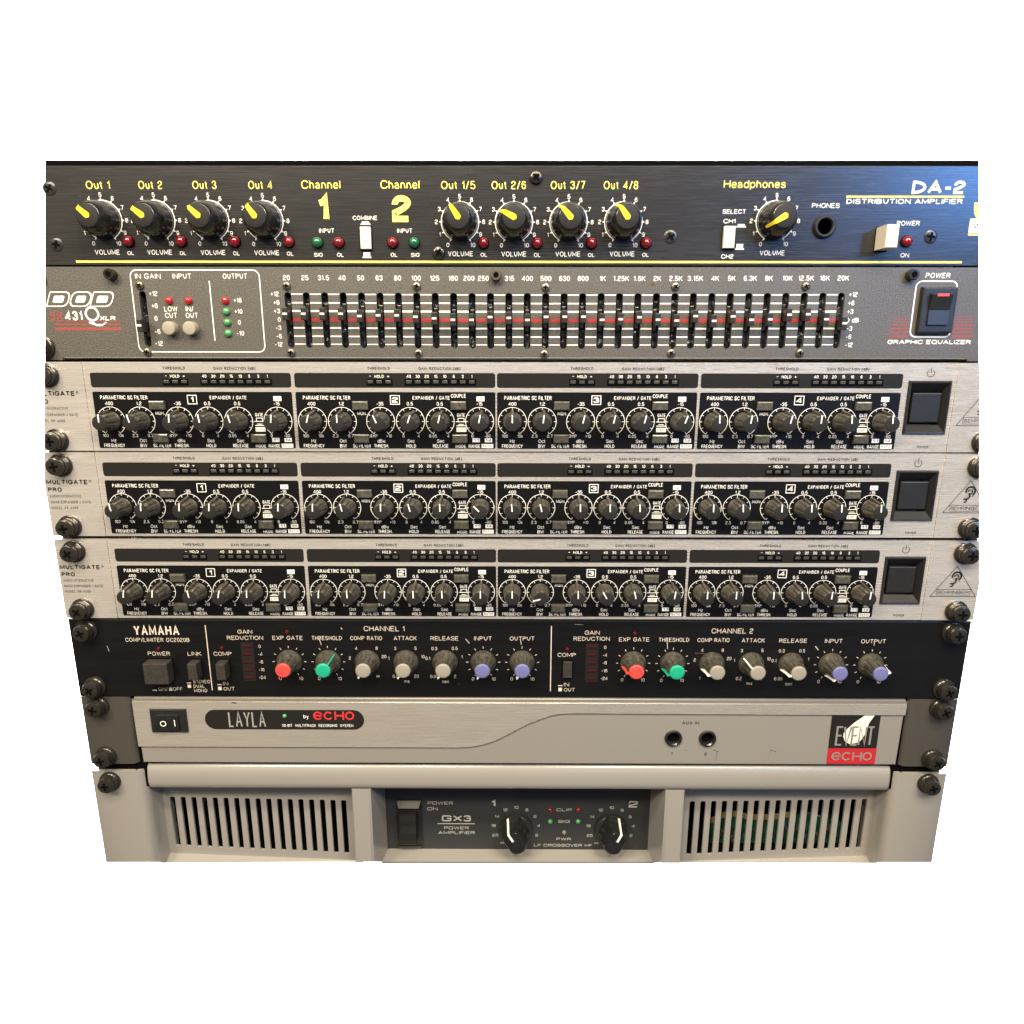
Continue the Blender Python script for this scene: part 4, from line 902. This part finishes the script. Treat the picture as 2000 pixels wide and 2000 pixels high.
# ================================================================== 8 power amplifier
def amp():
    O = (0, 375, 0)
    u = thing('power_amplifier', 'grey vented amplifier at the bottom with two chunky black knobs', 'rack unit', O)
    CB = [CLIP_B]
    link('chassis', MB().box(-212, 212, 313, 371, -190, -70).mesh('chassis', (0, 340, -60)), 'chassis_steel', u, (0, 340, -60))
    # ears
    for s in (-1, 1):
        mb = ear_bracket(u, s, 314.9, 402, 'grey_paint', O, 211.8, 241.4, 26, 5)
        link('rack_ear', mb.mesh('rack_ear', O, CB, sharp=50), 'grey_paint', u, O)
    # rounded top lip
    prof = [(310.3, -10), (310.5, -5), (311.2, -2.4), (312.8, -.9), (315.6, -.15), (318.5, .1), (322.4, .1), (324.8, -.3), (326.4, -1.5), (327.6, -3.6), (328.2, -8), (328.3, -26)]
    mb = MB(); vs = []
    xs = [-210.6, -210.0, -209.0, 209.0, 210.0, 210.6]; off = [-1.6, -.4, 0, 0, -.4, -1.6]
    for v, d in prof:
        for x, q in zip(xs, off): vs.append((x, v, d + q if d > -20 else d))
    n = len(xs); mb.add(vs, [(i * n + j, i * n + j + 1, (i + 1) * n + j + 1, (i + 1) * n + j) for i in range(len(prof) - 1) for j in range(n - 1)], True)
    mb.add([(-210.6, v, d - 1.6) for v, d in prof], [tuple(range(len(prof)))]); mb.add([(210.6, v, d - 1.6) for v, d in prof], [tuple(range(len(prof)))])
    link('top_lip', mb.mesh('top_lip', O, sharp=60), 'grey_paint', u, O)
    # vent panels with real slots; they lean forward a little towards the middle
    for s in (-1, 1):
        o = (s * 150, 360, 0); holes = []
        for k in range(17):
            x = 104.0 + 6.385 * k; t_ = k / 16
            v0, v1 = 344.2 - 2.0 * t_, 381.6 - 5.2 * t_
            holes.append([(s * a, b_) for a, b_ in rrect(x - 1.55, x + 1.55, v0, v1, .75, 2)])
        outl = [(s * 94, 326), (s * 214.5, 326), (s * 214.5, 381.4), (s * 211.5, 381.4), (s * 94, 386.3)]
        me = plate(outl, holes, -16.4, -15, o, 0, 'vent_panel')
        link('vent_panel', me, 'grey_paint', u, o)
        # ledge under the vents
        lg = MB(); lg.quad((s * 94, 386.2, -15.02), (s * 214.0, 381.2, -15.02), (s * 216.0, 384.0 - (1.9 if s > 0 else .2), -9.5), (s * 94, 386.9 - (.5 if s > 0 else 0), -14.0 - (1 if s > 0 else 0)))
        link('ledge', lg.mesh('ledge', o), 'grey_paint', u, o)
        # pillar beside the control recess: front face, outer step and slanted inner wall
        pl = MB(); X = lambda a: s * a
        pl.add([(X(95.3), 326.4, -15.2), (X(95.0), 326.4, -1.6), (X(94.2), 326.4, -1.2), (X(85.4), 326.4, -1.2), (X(84.2), 326.4, -1.6), (X(81.0), 326.4, -26)] +
               [(X(95.3), 390, -15.2), (X(95.0), 390, -1.0), (X(94.2), 390, 0), (X(85.4), 390, 0), (X(84.2), 390, -1.0), (X(81.0), 390, -26)],
               [(i, i + 1, i + 7, i + 6) for i in range(5)])
        bmc = [((0, 374.3 if s < 0 else 373.7), (0, 1))]
        # the wall runs deeper, so it reaches lower: cut by the sloping end of the cut-out
        pl.v = [(x, (374.4 - .86 * d if v == 390 else v), d) for x, v, d in pl.v]
        link('pillar', pl.mesh('pillar', o), 'grey_paint', u, o)
    # control recess
    o = (0, 366, -25)
    c_ = link('control_panel', MB().box(-82, 81.6, 327, 386.0, -26.5, -25).mesh('control_panel', o), 'slate_panel', u, o)
    fl = MB(); fl.quad((-81.0, 386.0, -24.95), (81.0, 386.2, -24.95), (82.8, 386.4, -14.9), (-82.8, 386.3, -14.2)).quad((-82.8, 386.3, -14.2), (82.8, 386.4, -14.9), (82.8, 388, -15.1), (-82.8, 388, -14.4))
    link('recess_floor', fl.mesh('recess_floor', o), 'grey_paint', u, o)
    K = Ink(); W = K['grey_ink']; D = -24.93
    text(W, 'POWER', -47.5, 353.3, 2.1, 15.6, D, .02, rnd=.45); text(W, 'ON', -52.4, 357.4, 2.1, 6.3, D, .02, rnd=.45)
    text(W, 'GX3', -37.8, 364.1, 4.3, 18.0, D, .045, rnd=.45); W.rect(-49.5, -26.5, 367.6, 368.2, D)
    text(W, 'POWER', -37.9, 370.9, 2.1, 15.3, D, .02, rnd=.45); text(W, 'AMPLIFIER', -37.9, 374.3, 2.1, 22.8, D, .02, rnd=.45)
    text(W, '1', -15.0, 353.3, 4.7, 2.8, D, .06, rnd=.45); text(W, '2', 70.9, 353.7, 4.6, 5.6, D, .04, rnd=.45)
    for s_, v, wd in (('CLIP', 357.8, 9.4), ('SIG', 366.0, 7.3)): text(W, s_, 28.6, v, 1.9, wd, D, .02, rnd=.45)
    text(W, 'PWR', 28.7, 378.6, 1.9, 9.0, D, .02, rnd=.45); text(W, 'LF CROSSOVER HF', 28.4, 383.1, 1.9, 36.2, D, .02, rnd=.45)
    for kx in (-1.0, 57.6):
        for i, s_ in enumerate(('\u221e', '25', '18', '14', '12', '10', '8', '6', '4', '2')):
            a = R(-142 + 28.4 * i); text(W, s_, kx + 14.0 * math.sin(a), 370.3 - 14.1 * math.cos(a), 1.9, None, D, .02, rnd=.45, sq=1.35)
    K.build(u, O)
    # power rocker
    o = (-66.7, 368, -25)
    s_ = link('power_switch', MB().box(-74.6, -58.8, 350.8, 385.0, -25.5, -24.2, .3).mesh('power_switch', o), 'black_plastic', u, o)
    r = MB(); xa, xb = -72.2, -62.2
    pr = [(357.6, -24.3), (358.2, -20.2), (362, -19.6), (366.5, -20.6), (371, -19.6), (378, -19.4), (379.4, -20.0), (380.0, -24.3)]
    vs = [];
    for v, d in pr: vs += [(xa, v, d), (xb, v, d)]
    r.add(vs, [(2 * i, 2 * i + 1, 2 * i + 3, 2 * i + 2) for i in range(len(pr) - 1)] + [tuple(range(0, 2 * len(pr), 2)), tuple(range(1, 2 * len(pr), 2))])
    link('rocker', r.mesh('rocker', o), 'black_plastic', s_, o)
    fl = MB().quad((-74.2, 351.2, -24.15), (-59.2, 351.2, -24.15), (-60.6, 354.8, -21.6), (-72.8, 354.8, -21.6)); fl.quad((-73.4, 383.2, -23.6), (-60.0, 383.2, -23.6), (-59.4, 384.8, -24.1), (-74.0, 384.8, -24.1))
    link('switch_guard', fl.mesh('switch_guard', o), 'ear_paint', s_, o)
    # knobs: round skirt with a tapering grip bar
    SK = MB().lathe([(10.0, 0), (10.0, 1.6), (9.5, 2.4), (8.6, 3.0)], 40).mesh('knob', sharp=50)
    G = MB(); n = 10
    def loop(w_, L0, L1, d):
        p = []
        for i in range(n + 1): a = math.pi * i / n; p.append((w_ * math.cos(a), -L0 - w_ * .35 * math.sin(a), d))
        for i in range(n + 1): a = math.pi * i / n; p.append((-w_ * math.cos(a), L1 + w_ * .8 * math.sin(a), d))
        return p
    rings = [loop(7.2, 7.2, 3.0, 2.6), loop(6.2, 7.1, 2.8, 6.0), loop(5.6, 7.1, 2.6, 12.0), loop(5.2, 7.0, 2.4, 15.4), loop(4.6, 6.7, 2.0, 16.2)]
    N = len(rings[0]); vs = sum(rings, []); G.add(vs, [(k * N + i, k * N + (i + 1) % N, (k + 1) * N + (i + 1) % N, (k + 1) * N + i) for k in range(len(rings) - 1) for i in range(N)] + [tuple((len(rings) - 1) * N + i for i in range(N))], True)
    G = G.mesh('grip', sharp=40)
    PL = MB(); w_ = .62; q = [(-9.95, 3.0), (-9.1, 12.0), (-8.85, 15.9), (-8.3, 16.45), (-3.4, 16.5)]
    vs = []
    for v, d in q: vs += [(-w_, v - .12, d + .15), (w_, v - .12, d + .15)]
    for v, d in q: vs += [(-w_, v + 1.0, d - .6), (w_, v + 1.0, d - .6)]
    m_ = len(q)
    PL.add(vs, [(2 * i, 2 * i + 1, 2 * i + 3, 2 * i + 2) for i in range(m_ - 1)] + [(2 * i, 2 * i + 2, 2 * m_ + 2 * i + 2, 2 * m_ + 2 * i) for i in range(m_ - 1)] + [(2 * i + 1, 2 * i + 3, 2 * m_ + 2 * i + 3, 2 * m_ + 2 * i + 1) for i in range(m_ - 1)])
    PL = PL.mesh('pointer')
    for x, a in ((-1.0, -31), (57.6, 26)):
        k = link('knob', SK, 'black_plastic', u, (x, 370.4, -25), R(a)); sub('grip', G, 'gloss_black', k); sub('pointer', PL, 'white_ink', k)
    LD = {c: MB().lathe([(1.5, 0), (1.5, .3), (1.2, 1.0), (.6, 1.4)], 16).mesh('led') for c in 'rgn'}
    for x, v, c in ((20.0, 357.7, 'r'), (37.2, 357.6, 'r'), (20.1, 366.0, 'g'), (37.3, 365.9, 'g'), (28.8, 373.8, 'n')):
        link('led', LD[c], {'r': 'red_lens', 'g': 'pale_green_lens', 'n': 'clear_lens'}[c], u, (x, v, -25))
    # inside, seen through the right hand vents: circuit board, coils and wires
    o = (150, 368, -40)
    pcb = MB(); top = [(118, 372), (124, 370), (131, 366), (138, 365.5), (146, 368), (160, 368), (172, 366), (184, 364), (196, 368), (205, 370)]
    top = [(x, v + 3) for x, v in top]
    pcb.poly(top + [(205, 388.2), (118, 388.2)], -36, -34)
    b_ = link('circuit_board', pcb.mesh('circuit_board', o), 'circuit_green', u, o)
    rim = MB()
    for (xa_, va), (xb_, vb) in list(zip(top, top[1:]))[:6]: rim.poly([(xa_, va - 2.6), (xb_, vb - 2.6), (xb_, vb), (xa_, va)], -35.5, -33.5)
    link('coil', rim.mesh('coil', o), 'coil_tan', b_, o)
    wr = MB().lathe([(2.2, -34), (2.2, -30), (1.4, -29)], 14, cx=166, cv=372).lathe([(1.6, -34), (1.6, -30)], 12, cx=180, cv=380)
    link('capacitor', wr.mesh('capacitor', o), 'wire_blue', b_, o)
    sh = MB(); random.seed(5)
    for i in range(26):
        x, v = random.uniform(124, 202), random.uniform(376, 386); sh.box(x, x + random.uniform(.8, 3), v, v + random.uniform(.6, 1.8), -34, random.uniform(-33.4, -31))
    c2 = link('component', sh.mesh('component', o), 'bolt_steel', b_, o)
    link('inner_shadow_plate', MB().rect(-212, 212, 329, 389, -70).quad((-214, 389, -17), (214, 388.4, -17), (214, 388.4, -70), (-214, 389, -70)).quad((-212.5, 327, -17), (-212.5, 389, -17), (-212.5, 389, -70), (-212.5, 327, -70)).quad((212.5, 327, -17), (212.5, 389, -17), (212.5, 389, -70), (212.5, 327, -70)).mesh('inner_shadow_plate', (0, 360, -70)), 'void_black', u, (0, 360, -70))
    for x, v in ((-231.2, 321.0), (231.3, 320.6)): rack_screw(u, x, v)
amp()
